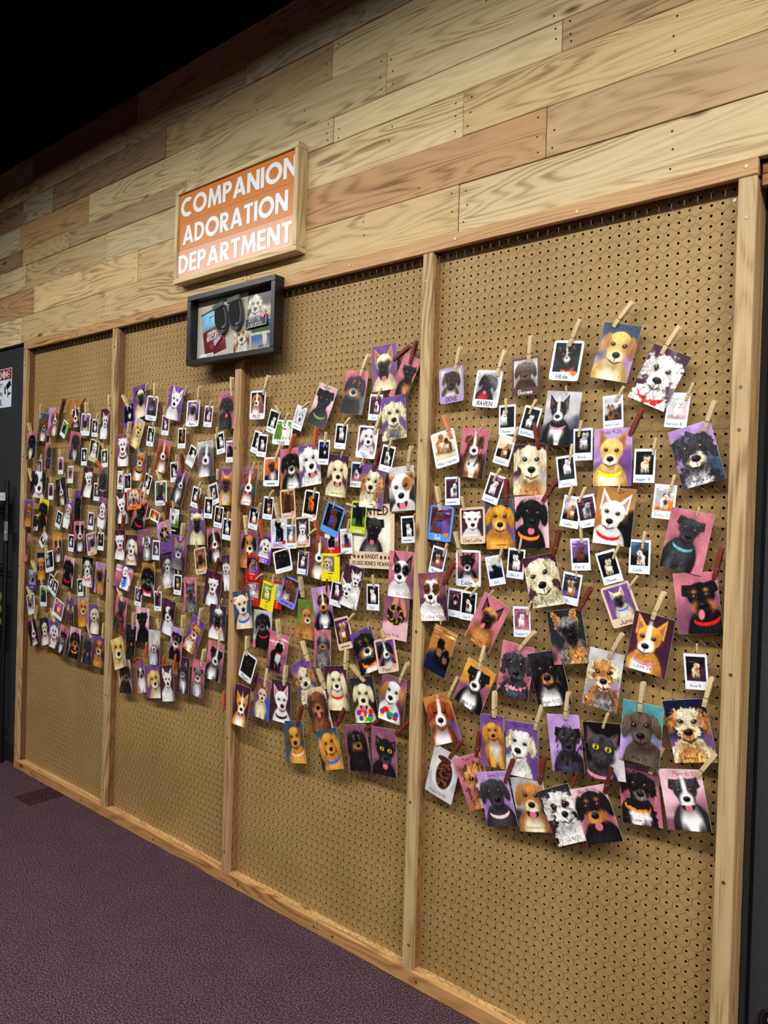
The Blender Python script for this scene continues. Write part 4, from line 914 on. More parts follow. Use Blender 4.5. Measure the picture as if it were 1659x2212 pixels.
1|p|-45.11 -1.67 -41.53 3.34 5.67 -0.202 0|H pl,pl w,w,w,w p .35,.62,.27 s2 2|-45.36 -38.87 0.95 0.086 n|k^Fergus + Walter|print of a shaggy white prick-eared dog captioned Fergus + Walter, third bay|
1|i|-41.77 -1.17 -42.62 2.13 3.38 0.050 1|F bk,bk w,w .5,.5,.9|-41.51 -41.42 1.75 0.225 n|t:Opal|instant photo of a small white dog captioned Opal, third bay|
1|p|-37.95 -1.17 -44.86 4.00 5.40 -0.042 0|K ma,ro||Lazy 9/25|print of a patterned snake captioned Lazy 9/25, third bay|
1|p|-37.20 -1.21 -39.30 4.00 5.86 -0.007 0|H pk,ma w,w,bk,w p .5,.45,.33 el er|-36.32 -36.65 0.95 0.032 n|r:Ella 2024|print of a white prick-eared dog captioned Ella 2024, third bay|
1|c:be|-46.48 -1.44 -47.92 2.82 4.28 0.329 0|F pl,pl ta,w .5,.5,1.1|-45.81 -46.42 1.75 -0.682 n|~~~~~|beige-bordered photo card of a small tan dog on plum, third bay|
1|p|-42.34 -1.49 -49.62 4.00 5.57 0.447 0|H pu,pl bk,w,bk,w f .5,.38,.37 s2 tp cor|-42.07 -46.82 0.95 0.087 n||print of a shaggy black-and-white floppy-eared dog on purple, third bay|
1|c:be|-38.89 -1.53 -49.69 3.45 4.28 0.273 0|H pu,pk bk,w,bk,w f .45,.42,.33 bz|-39.22 -48.08 1.75 0.370 n|Pearl*p|beige-bordered photo card of a black-and-white floppy-eared dog captioned Pearl, third bay|
1|p|-62.37 -1.27 -59.74 3.48 6.00 -0.068 0|H ma,bl cr,w,ta,cr p .5,.42,.26|-61.74 -57.96 3.00 -0.188 n||print of a cream-and-white prick-eared dog on mauve, third bay|
1|p|-65.99 -1.90 -61.34 3.46 6.00 -0.043 1|H pl,pl go,w,go,w p .5,.5,.33 bz o|-63.77 -58.77 3.00 -0.253 d||print of a golden-and-white prick-eared dog on plum, third bay|
1|p|-58.29 -1.27 -59.35 4.00 6.00 0.036 0|H pl,pl w,ro,ro,w p .5,.5,.33 cbk|-57.72 -56.96 3.00 -0.100 n||print of a white prick-eared dog on plum, third bay|
1|p|-47.34 -1.49 -55.40 4.00 5.92 0.160 0|H pl,pl cr,w,cr,cr l .5,.35,.31 cre|-45.85 -52.66 3.00 -0.055 n||print of a cream-and-white long-eared dog on plum, third bay|
1|p|-50.56 -1.53 -58.85 4.00 5.79 0.360 0|H be,lg br,ta,ch,br l .5,.35,.34 s1 o|-49.37 -55.91 3.00 0.534 n|Chili 9/25|print of a brown long-eared dog captioned Chili 9/25, third bay|
1|p|-55.28 -1.32 -64.53 4.00 5.88 0.209 0|H sl,sl go,ta,br,go f .55,.4,.34 cro|-54.76 -62.06 3.00 -0.264 r||print of a golden floppy-eared dog on slate blue, third bay|
1|p|-48.17 -1.58 -63.80 4.00 5.40 0.315 0|H sl,dg go,go,go,go l .5,.38,.34 cbl|-46.96 -60.33 3.00 -0.472 r||print of a golden long-eared dog on slate blue, third bay|
1|p|-42.69 -1.17 -56.13 4.00 5.85 0.250 0|H dg,bk cr,cr,cr,w f .47,.4,.34 o crb|-42.70 -53.75 3.00 0.917 n||print of a cream floppy-eared dog on dark, third bay|
1|p|-37.72 -1.58 -55.04 4.00 5.77 -0.071 0|H ma,pl w,w,ta,w f .5,.37,.34 crb|-36.68 -52.73 3.00 -0.444 n|~~~~|print of a white floppy-eared dog on mauve, third bay|
1|p|-43.60 -1.17 -62.64 4.00 5.94 0.248 0|H ma,ma bk,ta,bk,bk l .5,.35,.3 tp|-42.40 -60.00 3.00 -0.921 r|Scout 9/25|print of a black long-eared dog captioned Scout 9/25, third bay|
1|p|-38.88 -1.55 -61.94 4.00 6.00 0.087 0|H ma,ma bk,dg,bk,bk p .55,.5,.37 ye o sh|-36.99 -59.30 3.00 -0.767 r|Benny 9/25|print of a black prick-eared dog captioned Benny 9/25, third bay|
2|p|-96.55 -1.17 -13.60 4.00 5.73 0.130 0|H pu,ma be,bk,bk,be r .55,.38,.31 mk|-95.02 -11.96 1.75 -0.533 n||print of a beige dog on purple, second bay|
2|c:vi|-99.86 -1.21 -15.86 3.45 4.28 0.124 0|F bk,bk bk,w .6,.5,1.2|-100.12 -14.43 3.00 0.699 n||violet-bordered photo card of a small black dog on black, second bay|
2|p|-97.01 -1.26 -19.25 3.23 5.40 -0.403 0|H lg,be ye,cr,ye,cr f .5,.36,.34|||upper print of a yellow floppy-eared dog on pale grey, second bay|
2|c:w|-92.79 -1.21 -15.06 3.45 4.28 -0.149 0|H ma,pu dg,w,dg,dg p .48,.45,.28|-92.00 -13.78 3.00 -0.048 n|Dew|white-bordered photo card of a dark grey-and-white prick-eared dog captioned Dew, second bay|
2|p|-86.11 -1.17 -14.62 4.00 5.60 -0.205 0|H pu,pu w,w,w,w p .5,.42,.32|-83.53 -13.51 1.75 -0.504 n||print of a white prick-eared dog on purple, second bay|
2|i|-93.02 -1.17 -19.93 2.13 3.38 -0.162 1|F bk,bk w,w .5,.6,.7|-92.39 -19.18 1.75 -0.073 n|l:~~~~|highest instant photo of a small white dog on black, second bay|
2|p|-100.69 -1.90 -22.21 4.00 5.75 0.015 1|H ma,pl w,w,w,w r .55,.36,.31 o cbk|-98.94 -20.10 3.00 -0.161 n|k^Molly 9/25|print of a white dog captioned Molly 9/25, second bay|
2|i|-88.69 -1.21 -18.18 2.13 3.38 -0.103 0|F pl,pl w,w .5,.55,.5|-88.91 -16.62 1.75 0.086 n|l:~~~|second-highest instant photo of a small white dog on plum, second bay|
2|p|-95.78 -1.30 -24.82 4.00 5.62 -0.023 0|H sl,ma ta,w,ta,w p .5,.35,.31 cbk|||print of a tan-and-white prick-eared dog on slate blue, second bay|
2|p|-89.27 -1.17 -23.43 3.59 5.58 -0.178 0|H pk,ch rd,w,rd,w f .5,.4,.34 bz|||print of a red-brown-and-white floppy-eared dog on pink, second bay|
2|c:w|-80.99 -1.17 -16.61 3.45 4.28 -0.033 1|H pu,pl be,bk,be,lg r .48,.36,.25 mk|-79.79 -15.20 3.00 -0.138 n|Nora*p|white-bordered photo card of a beige dog captioned Nora, second bay|
2|i|-77.10 -1.17 -17.31 2.13 3.38 -0.108 1|F pl,pl w,ta .6,.55,.6|-77.08 -16.31 1.75 -0.546 n|l:~~~~~|highest instant photo of a small white dog on plum, second bay|
2|p|-72.43 -1.17 -16.74 3.60 5.74 0.061 1|H pk,pk dg,dg,dg,dg f .5,.36,.34 o|-71.24 -14.52 3.00 0.056 n||print of a dark grey floppy-eared dog on pink, second bay|
2|i|-83.96 -1.17 -20.53 2.13 3.38 -0.020 1|F bk,bk ta,br .6,.5,.7|-83.94 -19.76 1.75 -0.498 n|l:~~~~~|highest instant photo of a small tan dog on black, second bay|
2|i|-73.87 -1.17 -21.66 2.13 3.38 0.179 1|F bk,bk w,w .6,.5,.8|-74.50 -20.82 1.75 0.169 n|~~~~~|second-highest instant photo of a small white dog on black, second bay|
2|i|-71.36 -1.17 -23.03 2.13 3.38 0.015 1|F ma,pl bk,dg .5,.5,.7|-70.67 -21.86 1.75 -0.177 n|t:~~~~|instant photo of a small black dog on mauve, second bay|
2|p|-77.42 -1.17 -24.09 4.00 5.74 0.081 0|H lg,ma gr,w,gr,w f .55,.42,.37 bz|-77.00 -21.76 0.95 -0.043 n||print of a grey-and-white floppy-eared dog on pale grey, second bay|
2|i|-81.13 -1.21 -23.61 2.13 3.38 -0.485 0|F bk,lg w,w .6,.4,.6|-79.74 -22.98 0.95 0.069 n||third-highest instant photo of a small white dog on black, second bay|
2|i|-102.22 -1.17 -27.54 2.13 3.38 -0.031 0|F lg,ro bk,w .5,.4,.6|-101.25 -26.85 1.75 -0.115 n|t:~~~~|instant photo of a small black dog on pale grey, second bay|
2|i|-99.85 -1.17 -28.08 2.13 3.38 0.069 0|F bk,bk ta,bl .5,.5,.7|-99.88 -26.89 1.75 -0.136 n||second-highest instant photo of a small tan dog on black, second bay|
2|i|-93.39 -1.35 -28.15 2.13 3.38 -0.343 0|F bk,bk w,w .5,.5,.8|-92.94 -27.23 1.75 -0.185 n||fourth-highest instant photo of a small white dog on black, second bay|
2|p|-101.34 -1.21 -32.59 4.00 5.66 0.055 0|H pl,pl w,w,w,w p .45,.42,.29|-101.44 -29.96 0.95 -0.185 n||print of a white prick-eared dog on plum, second bay|
2|p|-95.60 -1.32 -33.67 4.00 6.00 -0.263 0|H pk,te bk,dg,bk,bk p .55,.42,.34 cre|-94.25 -31.62 3.00 -0.250 n||print of a black prick-eared dog on pink, second bay|
2|c:or|-97.45 -1.36 -30.92 4.54 3.67 0.104 0|H pu,pu be,br,be,be f .5,.42,.31 s2|-95.85 -29.30 1.75 -0.536 n|~~~~~|orange-bordered photo card of a shaggy beige floppy-eared dog on purple, second bay|
2|c:w|-89.55 -1.17 -29.74 3.45 4.28 0.055 0|H gn,lg dg,dg,dg,dg p .48,.45,.31|-89.23 -28.37 3.00 0.510 n|Cooper*r|white-bordered photo card of a dark grey prick-eared dog captioned Cooper, second bay|
2|c:w|-91.08 -1.17 -33.69 3.01 1.86 -0.283 0|F br,br or,w .5,.5,.8|-91.95 -33.96 1.75 1.776 n||white-bordered photo card of a small orange dog on brown, second bay|
2|i|-85.82 -1.17 -26.14 2.13 3.38 0.085 0|F bk,bk w,w .45,.6,.7 2|-85.37 -24.99 1.75 -0.091 n|t:~~~|instant photo of two small white dogs on black, second bay|
2|p|-84.01 -1.21 -28.61 3.21 5.90 -0.367 0|H ma,br dg,w,dg,w f .5,.38,.31 bz|-83.33 -26.16 3.00 0.165 r||print of a dark grey-and-white floppy-eared dog on mauve, second bay|
2|c:bk|-85.56 -1.18 -34.16 3.14 4.28 -0.085 0|F lg,gn w,bk .4,.4,.7|-85.82 -32.74 1.75 -0.007 n|w:~~~~~|black-bordered photo card of a small white dog on pale grey, second bay|
2|p|-74.59 -1.17 -37.83 3.52 5.40 0.103 0|H pk,dg bk,w,bk,w f .5,.36,.34 bz tp o||r:~~~~|print of a black-and-white floppy-eared dog on pink, second bay|
2|i|-79.76 -1.17 -30.29 2.13 3.38 -0.220 0|F bk,bk w,w .5,.5,.7|-79.12 -29.48 1.75 -0.293 n|t:~~~~~|fifth-highest instant photo of a small white dog on black, second bay|
2|p|-79.27 -1.17 -35.15 4.00 5.69 0.043 0|H pu,pu cr,bk,cr,cr r .5,.36,.34 mk|-78.40 -32.83 3.00 0.194 r||print of a cream dog on purple, second bay|
2|i|-75.09 -1.17 -29.68 2.13 3.38 0.279 0|F dg,dg w,bk .5,.5,.9||~~~~|instant photo of a small white dog on dark, second bay|
2|i|-76.34 -1.21 -31.91 2.13 3.38 -0.052 0|F bk,bk w,w .5,.5,.7|-76.18 -30.61 1.75 0.135 n|~~~~~|sixth-highest instant photo of a small white dog on black, second bay|
2|p|-72.13 -1.21 -28.54 3.27 5.74 -0.006 0|H pu,ma go,dg,go,lg p .5,.4,.34 mk|-74.29 -27.47 1.75 -0.000 n|r^~~~~|print of a golden prick-eared dog on purple, second bay|
2|i|-73.73 -1.21 -33.27 2.13 3.38 -0.128 0|F bk,bk ta,w .55,.5,.8|-73.44 -32.39 1.75 -0.156 n|t:~~~~~~~|third-highest instant photo of a small tan dog on black, second bay|
2|i|-71.68 -1.17 -35.11 2.13 3.38 -0.086 1|F bk,bk w,w .5,.5,.8|-71.55 -34.09 1.75 -0.158 n||lowest instant photo of a small white dog on black, second bay|
2|p|-87.95 -1.23 -37.16 4.00 5.40 0.205 0|K li,pu|-87.54 -34.17 3.00 -0.022 r|k:~~~~~~|print of a patterned snake on lilac, second bay|
2|p|-100.78 -1.90 -39.19 3.40 5.40 -0.016 0|H pl,pl w,ro,w,w r .5,.42,.34 o|-99.83 -36.70 3.00 -0.097 r||upper print of a white dog on plum, second bay|
2|p|-98.12 -1.23 -40.01 4.00 5.40 0.022 0|H pl,pl w,w,cr,w f .55,.42,.34 cor|||highest print of a white floppy-eared dog on plum, second bay|
2|p|-93.61 -1.36 -38.84 4.00 5.52 0.145 0|H ma,pl gr,w,w,w f .62,.4,.23 s2||k:~~~~~|print of a shaggy grey-and-white floppy-eared dog on mauve, second bay|
2|i|-90.16 -1.41 -39.52 2.13 3.38 0.001 0|F pl,pl w,bk .5,.5,.8|||third-highest instant photo of a small white dog on plum, second bay|
2|p|-86.82 -1.17 -42.94 3.70 5.53 0.193 0|H pl,lg lg,w,gr,w f .5,.32,.27 s2||r:~~~~~|print of a shaggy pale grey-and-white floppy-eared dog on plum, second bay|
2|p|-100.08 -1.17 -45.06 5.41 4.00 -0.144 1|F pk,ma w,bl .6,.5,1.|||print of a small white dog on pink, second bay|
2|p|-92.60 -1.17 -44.87 4.00 5.70 -0.033 0|H wo,lg bk,gr,bk,w f .5,.42,.37 cre|-91.23 -42.53 0.95 -0.247 n||print of a black floppy-eared dog on wood brown, second bay|
2|i|-95.51 -1.21 -48.04 2.13 3.38 -0.063 0|F pl,pl w,bk .5,.5,.6|-95.53 -47.04 1.75 -0.000 n|t:~~~|lowest instant photo of a small white dog on plum, second bay|
2|i|-89.55 -1.21 -48.21 2.13 3.38 0.035 0|F pl,pu bk,re .5,.5,.7|-89.76 -47.17 1.75 -0.483 n|t:~~~~|instant photo of a small black dog on plum, second bay|
2|p|-100.91 -1.17 -51.48 3.69 5.81 -0.098 0|H pk,pk dg,dg,bk,dg p .5,.38,.29 cre|-100.53 -49.45 3.00 0.566 n||print of a dark grey prick-eared dog on pink, second bay|
2|p|-94.04 -1.17 -52.84 4.00 6.00 0.007 0|H ro,ro bk,bk,bk,bk r .5,.4,.34|-93.08 -50.31 0.95 -0.322 n||print of a black dog on pale pink, second bay|
2|p|-86.54 -1.17 -50.58 3.41 6.00 -0.154 0|H pl,pu w,w,bk,w f .5,.42,.34 er|-85.46 -47.96 0.95 -0.675 n||lowest print of a white floppy-eared dog on plum, second bay|
2|p|-83.88 -1.27 -39.59 4.00 5.65 -0.076 0|H pu,pl gr,w,ta,gr p .48,.45,.31|-83.23 -37.56 3.00 -0.171 n||print of a grey-and-white prick-eared dog on purple, second bay|
2|c:be|-78.01 -1.17 -40.48 3.00 4.28 0.192 0|H ma,pl ta,bk,ta,ta f .5,.45,.33 mk|-79.09 -38.99 1.75 0.052 n|Rocket*p|beige-bordered photo card of a tan floppy-eared dog captioned Rocket, second bay|
2|p|-71.42 -1.21 -41.92 1.79 5.60 0.160 0|H pl,pu w,w,w,w f .5,.38,.42|||second-highest print of a white floppy-eared dog on plum, second bay|
2|i|-83.97 -1.21 -44.89 2.13 3.38 -0.012 0|F bk,bk ta,w .5,.5,.9|-83.76 -43.41 0.95 0.163 n|~~~|lowest instant photo of a small tan dog on black, second bay|
2|p|-80.50 -1.17 -46.24 3.42 5.72 0.024 1|H pk,pk gr,dg,bk,gr p .5,.42,.29 s2 b|||print of a shaggy grey prick-eared dog on pink, second bay|
2|p|-74.66 -1.21 -44.70 4.00 5.62 -0.139 0|H pl,pl w,w,w,w r .5,.42,.26 o|-74.28 -42.49 3.00 -0.362 r||lower print of a white dog on plum, second bay|
2|p|-73.10 -1.26 -49.77 4.00 5.40 -0.024 0|H pl,pl w,bk,dg,w f .5,.38,.34 bz mk o|-72.49 -46.84 0.95 -0.335 n||third-highest print of a white floppy-eared dog on plum, second bay|
2|p|-100.02 -1.90 -58.62 4.00 5.48 0.351 0|H lg,lg ye,cr,ye,cr f .5,.36,.46|-98.30 -55.88 3.00 0.517 r||lower print of a yellow floppy-eared dog on pale grey, second bay|
2|p|-97.34 -1.21 -56.00 2.95 5.40 -0.055 0|H nv,wo bk,bk,bk,bk f .5,.4,.35 s1 o|-96.82 -54.01 3.00 -0.066 n||print of a black floppy-eared dog on navy, second bay|
2|p|-90.22 -1.17 -56.28 3.32 5.93 0.048 0|H lg,pl lg,ro,ro,lg p .5,.48,.27|-89.02 -52.92 1.75 0.409 n||print of a pale grey prick-eared dog on pale grey, second bay|
2|p|-93.98 -1.17 -61.78 2.70 5.88 0.243 0|H ma,pk w,bk,bk,w f .5,.42,.28|-92.70 -58.55 3.00 -0.160 o||print of a white floppy-eared dog on mauve, second bay|
2|p|-98.98 -1.21 -62.77 4.00 5.94 0.166 0|H ro,lg ch,gr,ch,bk f .55,.42,.34|-96.33 -59.51 1.75 -1.093 o|r^~~~~~~|print of a chocolate floppy-eared dog on pale pink, second bay|
2|p|-83.86 -1.21 -54.78 3.41 5.53 -0.075 0|H li,pk bk,w,bk,bk r .5,.4,.34 o tp|-82.33 -52.71 3.00 -0.069 n||print of a black-and-white dog on lilac, second bay|
2|p|-90.19 -1.21 -62.14 4.00 5.60 0.188 0|H pu,pu ye,w,ye,w f .55,.45,.37|||print of a yellow-and-white floppy-eared dog on purple, second bay|
2|p|-86.02 -1.21 -61.70 3.66 6.00 0.212 0|H pl,pl w,w,w,w p .5,.42,.31 s2|-87.50 -58.97 1.75 -0.188 o||print of a shaggy white prick-eared dog on plum, second bay|
2|p|-78.95 -1.17 -52.66 3.57 6.00 -0.350 1|H pu,pu ta,w,ta,w r .5,.42,.31 s3 o|-78.07 -50.96 3.00 -0.219 n|k^Bear 24|print of a shaggy tan-and-white dog captioned Bear 24, second bay|
2|p|-73.37 -1.23 -55.94 4.00 5.94 -0.065 1|H pk,ma bk,w,bk,w r .5,.4,.31 bz|-72.58 -53.79 3.00 -0.086 n|r:~~~~~~|print of a black-and-white dog on pink, second bay|
2|p|-81.74 -1.26 -59.58 3.18 5.94 0.001 0|H pl,pl dg,w,gr,w p .5,.4,.31|-84.30 -59.30 3.00 -0.250 o||print of a dark grey-and-white prick-eared dog on plum, second bay|
2|p|-77.90 -1.17 -59.45 3.32 5.96 -0.079 1|H pk,ma gr,w,dg,w r .5,.42,.31 s2 o|-77.03 -57.39 3.00 -0.227 n||print of a shaggy grey-and-white dog on pink, second bay|
3|p|-134.98 -1.90 -20.29 4.00 5.70 0.155 1|H pk,sl bk,bk,bk,cr f .5,.35,.29 s1|-135.68 -18.27 3.00 0.452 n||print of a black floppy-eared dog on pink, left bay|
3|p|-132.08 -1.17 -16.61 4.00 5.72 -0.158 1|H sl,li br,lg,br,w f .6,.4,.31|-133.29 -14.76 3.00 -0.122 n||print of a brown floppy-eared dog on slate blue, left bay|
3|p|-127.38 -1.17 -15.71 4.00 5.76 -0.026 1|H li,ma br,w,br,w f .6,.38,.29 bz ho|-124.73 -14.03 3.00 -0.450 d||print of a brown-and-white floppy-eared dog on lilac, left bay|
3|i|-123.31 -1.17 -17.37 2.13 3.38 -0.494 1|F gn,gn bk,bk .5,.5,.7|-121.77 -16.98 0.95 -0.342 n||instant photo of a small black dog on green, left bay|
3|p|-129.12 -1.17 -22.58 2.59 5.49 0.041 1|H pk,pk dg,dg,dg,dg f .55,.35,.31 cbl|-129.23 -20.35 1.75 -0.329 n||lower print of a dark grey floppy-eared dog on pink, left bay|
3|i|-133.21 -1.17 -25.05 2.13 3.38 0.026 0|F pl,pu w,bk .5,.5,.7|-132.93 -23.89 1.75 -0.245 n||upper instant photo of a small white dog on plum, left bay|
3|i|-124.38 -1.17 -24.67 2.13 3.38 0.015 1|F ma,ma bk,dg .5,.5,.5|-124.74 -23.07 1.75 0.111 n|t:~~~|upper instant photo of a small black dog on mauve, left bay|
3|p|-119.27 -1.17 -14.40 4.00 5.48 -0.014 1|H wo,wo bk,w,w,w r .6,.58,.31 bz o|-116.70 -12.79 1.75 -0.910 o||print of a black-and-white dog on wood brown, left bay|
3|p|-118.94 -1.17 -20.91 4.00 5.59 -0.140 0|H pk,ma dg,ch,ch,lg f .55,.33,.29|||upper print of a dark grey floppy-eared dog on pink, left bay|
3|c:w|-115.12 -1.21 -16.83 3.45 4.28 -0.081 0|H pu,ma be,bk,bk,be r .5,.48,.26 mk|-114.62 -15.62 3.00 0.080 n||white-bordered photo card of a beige dog on purple, left bay|
3|i|-111.63 -1.17 -17.64 2.13 3.38 -0.063 1|F bk,bk w,w .5,.5,.8|-111.13 -16.57 1.75 -0.418 n|t:~~~~|highest instant photo of a small white dog on black, left bay|
3|p|-107.94 -1.17 -17.07 2.88 5.61 -0.032 1|H pl,pl w,w,ro,w p .5,.42,.33 er|-106.49 -14.74 3.00 0.039 n||print of a white prick-eared dog on plum, left bay|
3|i|-115.25 -1.17 -23.04 2.13 3.38 0.000 1|F bk,bk w,w .5,.5,.7|-115.05 -21.66 0.95 -0.239 n||second-highest instant photo of a small white dog on black, left bay|
3|c:lgn|-111.69 -1.17 -21.96 3.45 4.28 -0.210 0|H pl,bk w,w,bk,w p .55,.42,.29 bz|-110.51 -20.57 1.75 -0.187 n||pale-green-bordered photo card of a white prick-eared dog on plum, left bay|
3|i|-107.81 -1.17 -23.45 2.13 3.38 0.083 0|F bk,bk w,w .5,.5,.9|-107.95 -22.22 1.75 0.531 n||third-highest instant photo of a small white dog on black, left bay|
3|p|-133.43 -1.21 -28.54 6.49 5.55 -0.060 0|H pl,pl w,w,bk,w f .5,.42,.37 el|-136.38 -27.79 3.00 0.450 n||print of a white floppy-eared dog on plum, left bay|
3|i|-128.06 -1.17 -29.90 2.13 3.38 0.021 1|F ma,ma bk,bk .5,.5,.8|-128.19 -28.61 1.75 0.123 n||lower instant photo of a small black dog on mauve, left bay|
3|p|-123.73 -1.17 -29.92 4.00 5.47 0.187 0|H dg,pl bk,w,bk,cr p .5,.4,.29 bz o|-122.65 -27.06 0.95 -0.144 n||print of a black-and-white prick-eared dog on dark, left bay|
3|i|-120.44 -1.17 -26.47 2.13 3.38 -0.003 1|F ma,ro dg,dg .5,.5,.4|||instant photo of a small dark grey dog on mauve, left bay|
3|i|-134.43 -1.17 -36.48 2.13 3.38 0.049 0|F dg,dg bk,bk .5,.5,.7|||instant photo of a small black dog on dark, left bay|
3|p|-135.81 -1.90 -34.59 4.00 5.69 -0.024 0|H pu,pu ta,ta,br,ta f .5,.38,.31 s1|-133.78 -31.95 0.95 -0.181 n||print of a tan floppy-eared dog on purple, left bay|
3|p|-131.04 -1.26 -34.35 4.00 5.91 -0.208 0|H yl,or bk,bk,bk,bk f .5,.42,.37 s1|||print of a black floppy-eared dog on yellow, left bay|
3|i|-124.52 -1.17 -35.52 2.13 3.38 -0.312 1|F bk,bk lg,lg .5,.5,.8|||instant photo of a small pale grey dog on black, left bay|
3|p|-117.31 -1.17 -32.38 2.62 5.81 0.009 0|H pu,or bk,bk,bk,bk f .5,.45,.37|||print of a black floppy-eared dog on purple, left bay|
3|p|-120.76 -1.21 -34.26 3.64 5.95 -0.163 0|H pu,pl w,w,ta,w f .5,.35,.27 cte|-119.76 -32.12 3.00 0.185 n||upper print of a white floppy-eared dog on purple, left bay|
3|p|-113.57 -1.17 -27.95 3.65 5.75 -0.080 1|H pl,pl w,w,w,w r .58,.38,.31|||print of a white dog on plum, left bay|
3|i|-110.32 -1.17 -29.78 2.13 3.38 -0.042 0|F dg,dg lg,lg .5,.5,.8|-109.90 -28.83 1.75 -0.223 n||instant photo of a small pale grey dog on dark, left bay|
3|p|-107.83 -1.37 -27.94 2.81 5.40 -0.044 0|H gr,gr dg,dg,dg,dg f .5,.42,.41 cpk|-107.74 -25.67 3.00 0.984 o||upper print of a dark grey floppy-eared dog on grey, left bay|
3|p|-107.78 -1.42 -33.67 3.27 5.82 -0.177 0|H ma,ma w,w,bk,w r .5,.38,.31 cbk|||print of a white dog on mauve, left bay|
3|i|-112.17 -1.17 -35.34 2.13 3.38 -0.056 1|F pl,pl w,w .5,.5,.5|-111.33 -33.93 0.95 -0.188 n||lower instant photo of a small white dog on plum, left bay|
3|i|-119.41 -1.17 -39.94 2.13 3.38 -0.035 0|F bk,bk w,w .5,.5,.8|||fourth-highest instant photo of a small white dog on black, left bay|
3|p|-116.21 -1.21 -38.47 4.00 5.85 0.055 0|H pk,pk bk,w,bk,w r .55,.38,.34 bz|||upper print of a black-and-white dog on pink, left bay|
3|c:be|-111.28 -1.39 -39.65 3.45 4.28 0.204 1|H pu,pu be,bk,be,lg p .5,.47,.27 mk|-109.82 -37.52 1.75 -0.042 n|Juno|beige-bordered photo card of a beige prick-eared dog captioned Juno, left bay|
3|i|-108.11 -1.39 -38.99 2.13 3.38 -0.020 1|F bk,bk br,w .5,.5,.6|-107.83 -37.86 1.75 0.452 n||instant photo of a small brown dog on black, left bay|
3|p|-120.25 -1.17 -45.65 4.00 5.90 -0.104 1|H ro,ro bk,bk,bk,bk f .5,.4,.37 cre|||upper print of a black floppy-eared dog on pale pink, left bay|
3|i|-115.45 -1.17 -48.32 2.13 3.38 0.135 0|F bk,bk w,w .5,.5,.6|-115.76 -46.86 0.95 0.424 n||fifth-highest instant photo of a small white dog on black, left bay|
3|p|-113.03 -1.21 -45.11 4.00 5.67 -0.034 0|H bk,dg w,w,gr,w f .5,.37,.32 s3 cre|||print of a shaggy white floppy-eared dog on black, left bay|
3|p|-108.66 -1.17 -45.97 3.22 5.87 -0.094 1|H li,li ta,bk,br,ta f .5,.38,.31 mk|||print of a tan floppy-eared dog on lilac, left bay|
3|p|-137.23 -1.17 -41.95 1.40 6.00 -0.188 1|H pk,pk br,br,br,br f .5,.4,.3|||print of a brown floppy-eared dog on pink, left bay|
3|i|-130.67 -1.23 -39.88 2.13 3.38 -0.738 1|F lg,bk w,w .5,.5,.5|-130.38 -38.74 1.75 -0.209 n||instant photo of a small white dog on pale grey, left bay|
3|p|-124.50 -1.17 -41.20 3.68 5.70 0.162 1|H go,ma ch,br,ch,w r .5,.45,.31 bz|||print of a chocolate dog on golden, left bay|
3|p|-131.39 -1.17 -45.43 3.22 5.63 0.091 0|H nv,pu go,ta,go,go r .5,.42,.37|||print of a golden dog on navy, left bay|
3|c:w|-127.85 -1.21 -44.18 3.45 4.28 0.237 0|F bk,bk gr,lg .3,.5,1.|-128.54 -43.68 3.00 0.399 n||white-bordered photo card of a small grey dog on black, left bay|
3|c:in|-135.22 -1.17 -48.37 3.45 4.28 0.057 0|H lg,lg lg,bk,gr,lg f .5,.45,.35 o|-133.63 -46.97 3.00 0.636 n|w:~~~|indigo-bordered photo card of a pale grey floppy-eared dog on pale grey, left bay|indigo-bordered photo card of a pale grey floppy-eared dog on pale grey, left bay
3|i|-127.16 -1.17 -48.50 2.13 3.38 -0.311 0|F bk,bk w,w .5,.5,.7|-126.20 -48.08 3.00 -0.750 n||sixth-highest instant photo of a small white dog on black, left bay|
3|i|-125.12 -1.37 -49.35 2.13 3.38 -0.403 0|F bk,bk w,w .5,.5,.9|||lowest instant photo of a small white dog on black, left bay|
3|c:w|-135.56 -1.17 -53.75 3.45 4.28 0.301 0|H dg,be lg,bk,gr,w f .5,.42,.34|-135.29 -52.52 3.00 0.680 n||white-bordered photo card of a pale grey floppy-eared dog on dark, left bay|
3|c:w|-130.20 -1.17 -51.50 2.84 4.28 0.077 1|F gn,dg dg,dg .5,.5,.9|-130.95 -49.41 1.75 0.195 n||white-bordered photo card of a small dark grey dog on green, left bay|
3|c:w|-123.66 -1.17 -53.50 3.93 3.83 -0.300 0|F pu,ma or,w .5,.4,.8|||white-bordered photo card of a small orange dog on purple, left bay|
3|p|-134.06 -1.17 -59.49 4.00 5.43 0.446 1|H pl,pl bk,w,bk,w f .5,.42,.37 bz o|-133.37 -56.73 3.00 -0.042 n||print of a black-and-white floppy-eared dog on plum, left bay|
3|p|-129.07 -1.17 -58.61 4.00 5.65 0.274 0|H dg,ma cr,w,bk,w p .5,.42,.29 o|-128.36 -55.99 1.75 -0.536 n||print of a cream-and-white prick-eared dog on dark, left bay|
3|p|-125.45 -1.21 -58.84 3.65 5.47 -0.059 0|H pu,pl w,w,w,w f .55,.4,.34 s1 o|-125.32 -56.33 3.00 0.396 n||lower print of a white floppy-eared dog on purple, left bay|
3|p|-121.39 -1.17 -59.30 3.55 5.40 -0.277 1|H pk,ma bk,w,bk,w r .5,.42,.27|||lower print of a black-and-white dog on pink, left bay|
3|p|-118.97 -1.17 -53.44 3.03 5.40 0.010 1|H pu,pu br,be,be,dg f .5,.4,.29 s2|-119.36 -51.32 1.75 0.092 n||print of a shaggy brown floppy-eared dog on purple, left bay|
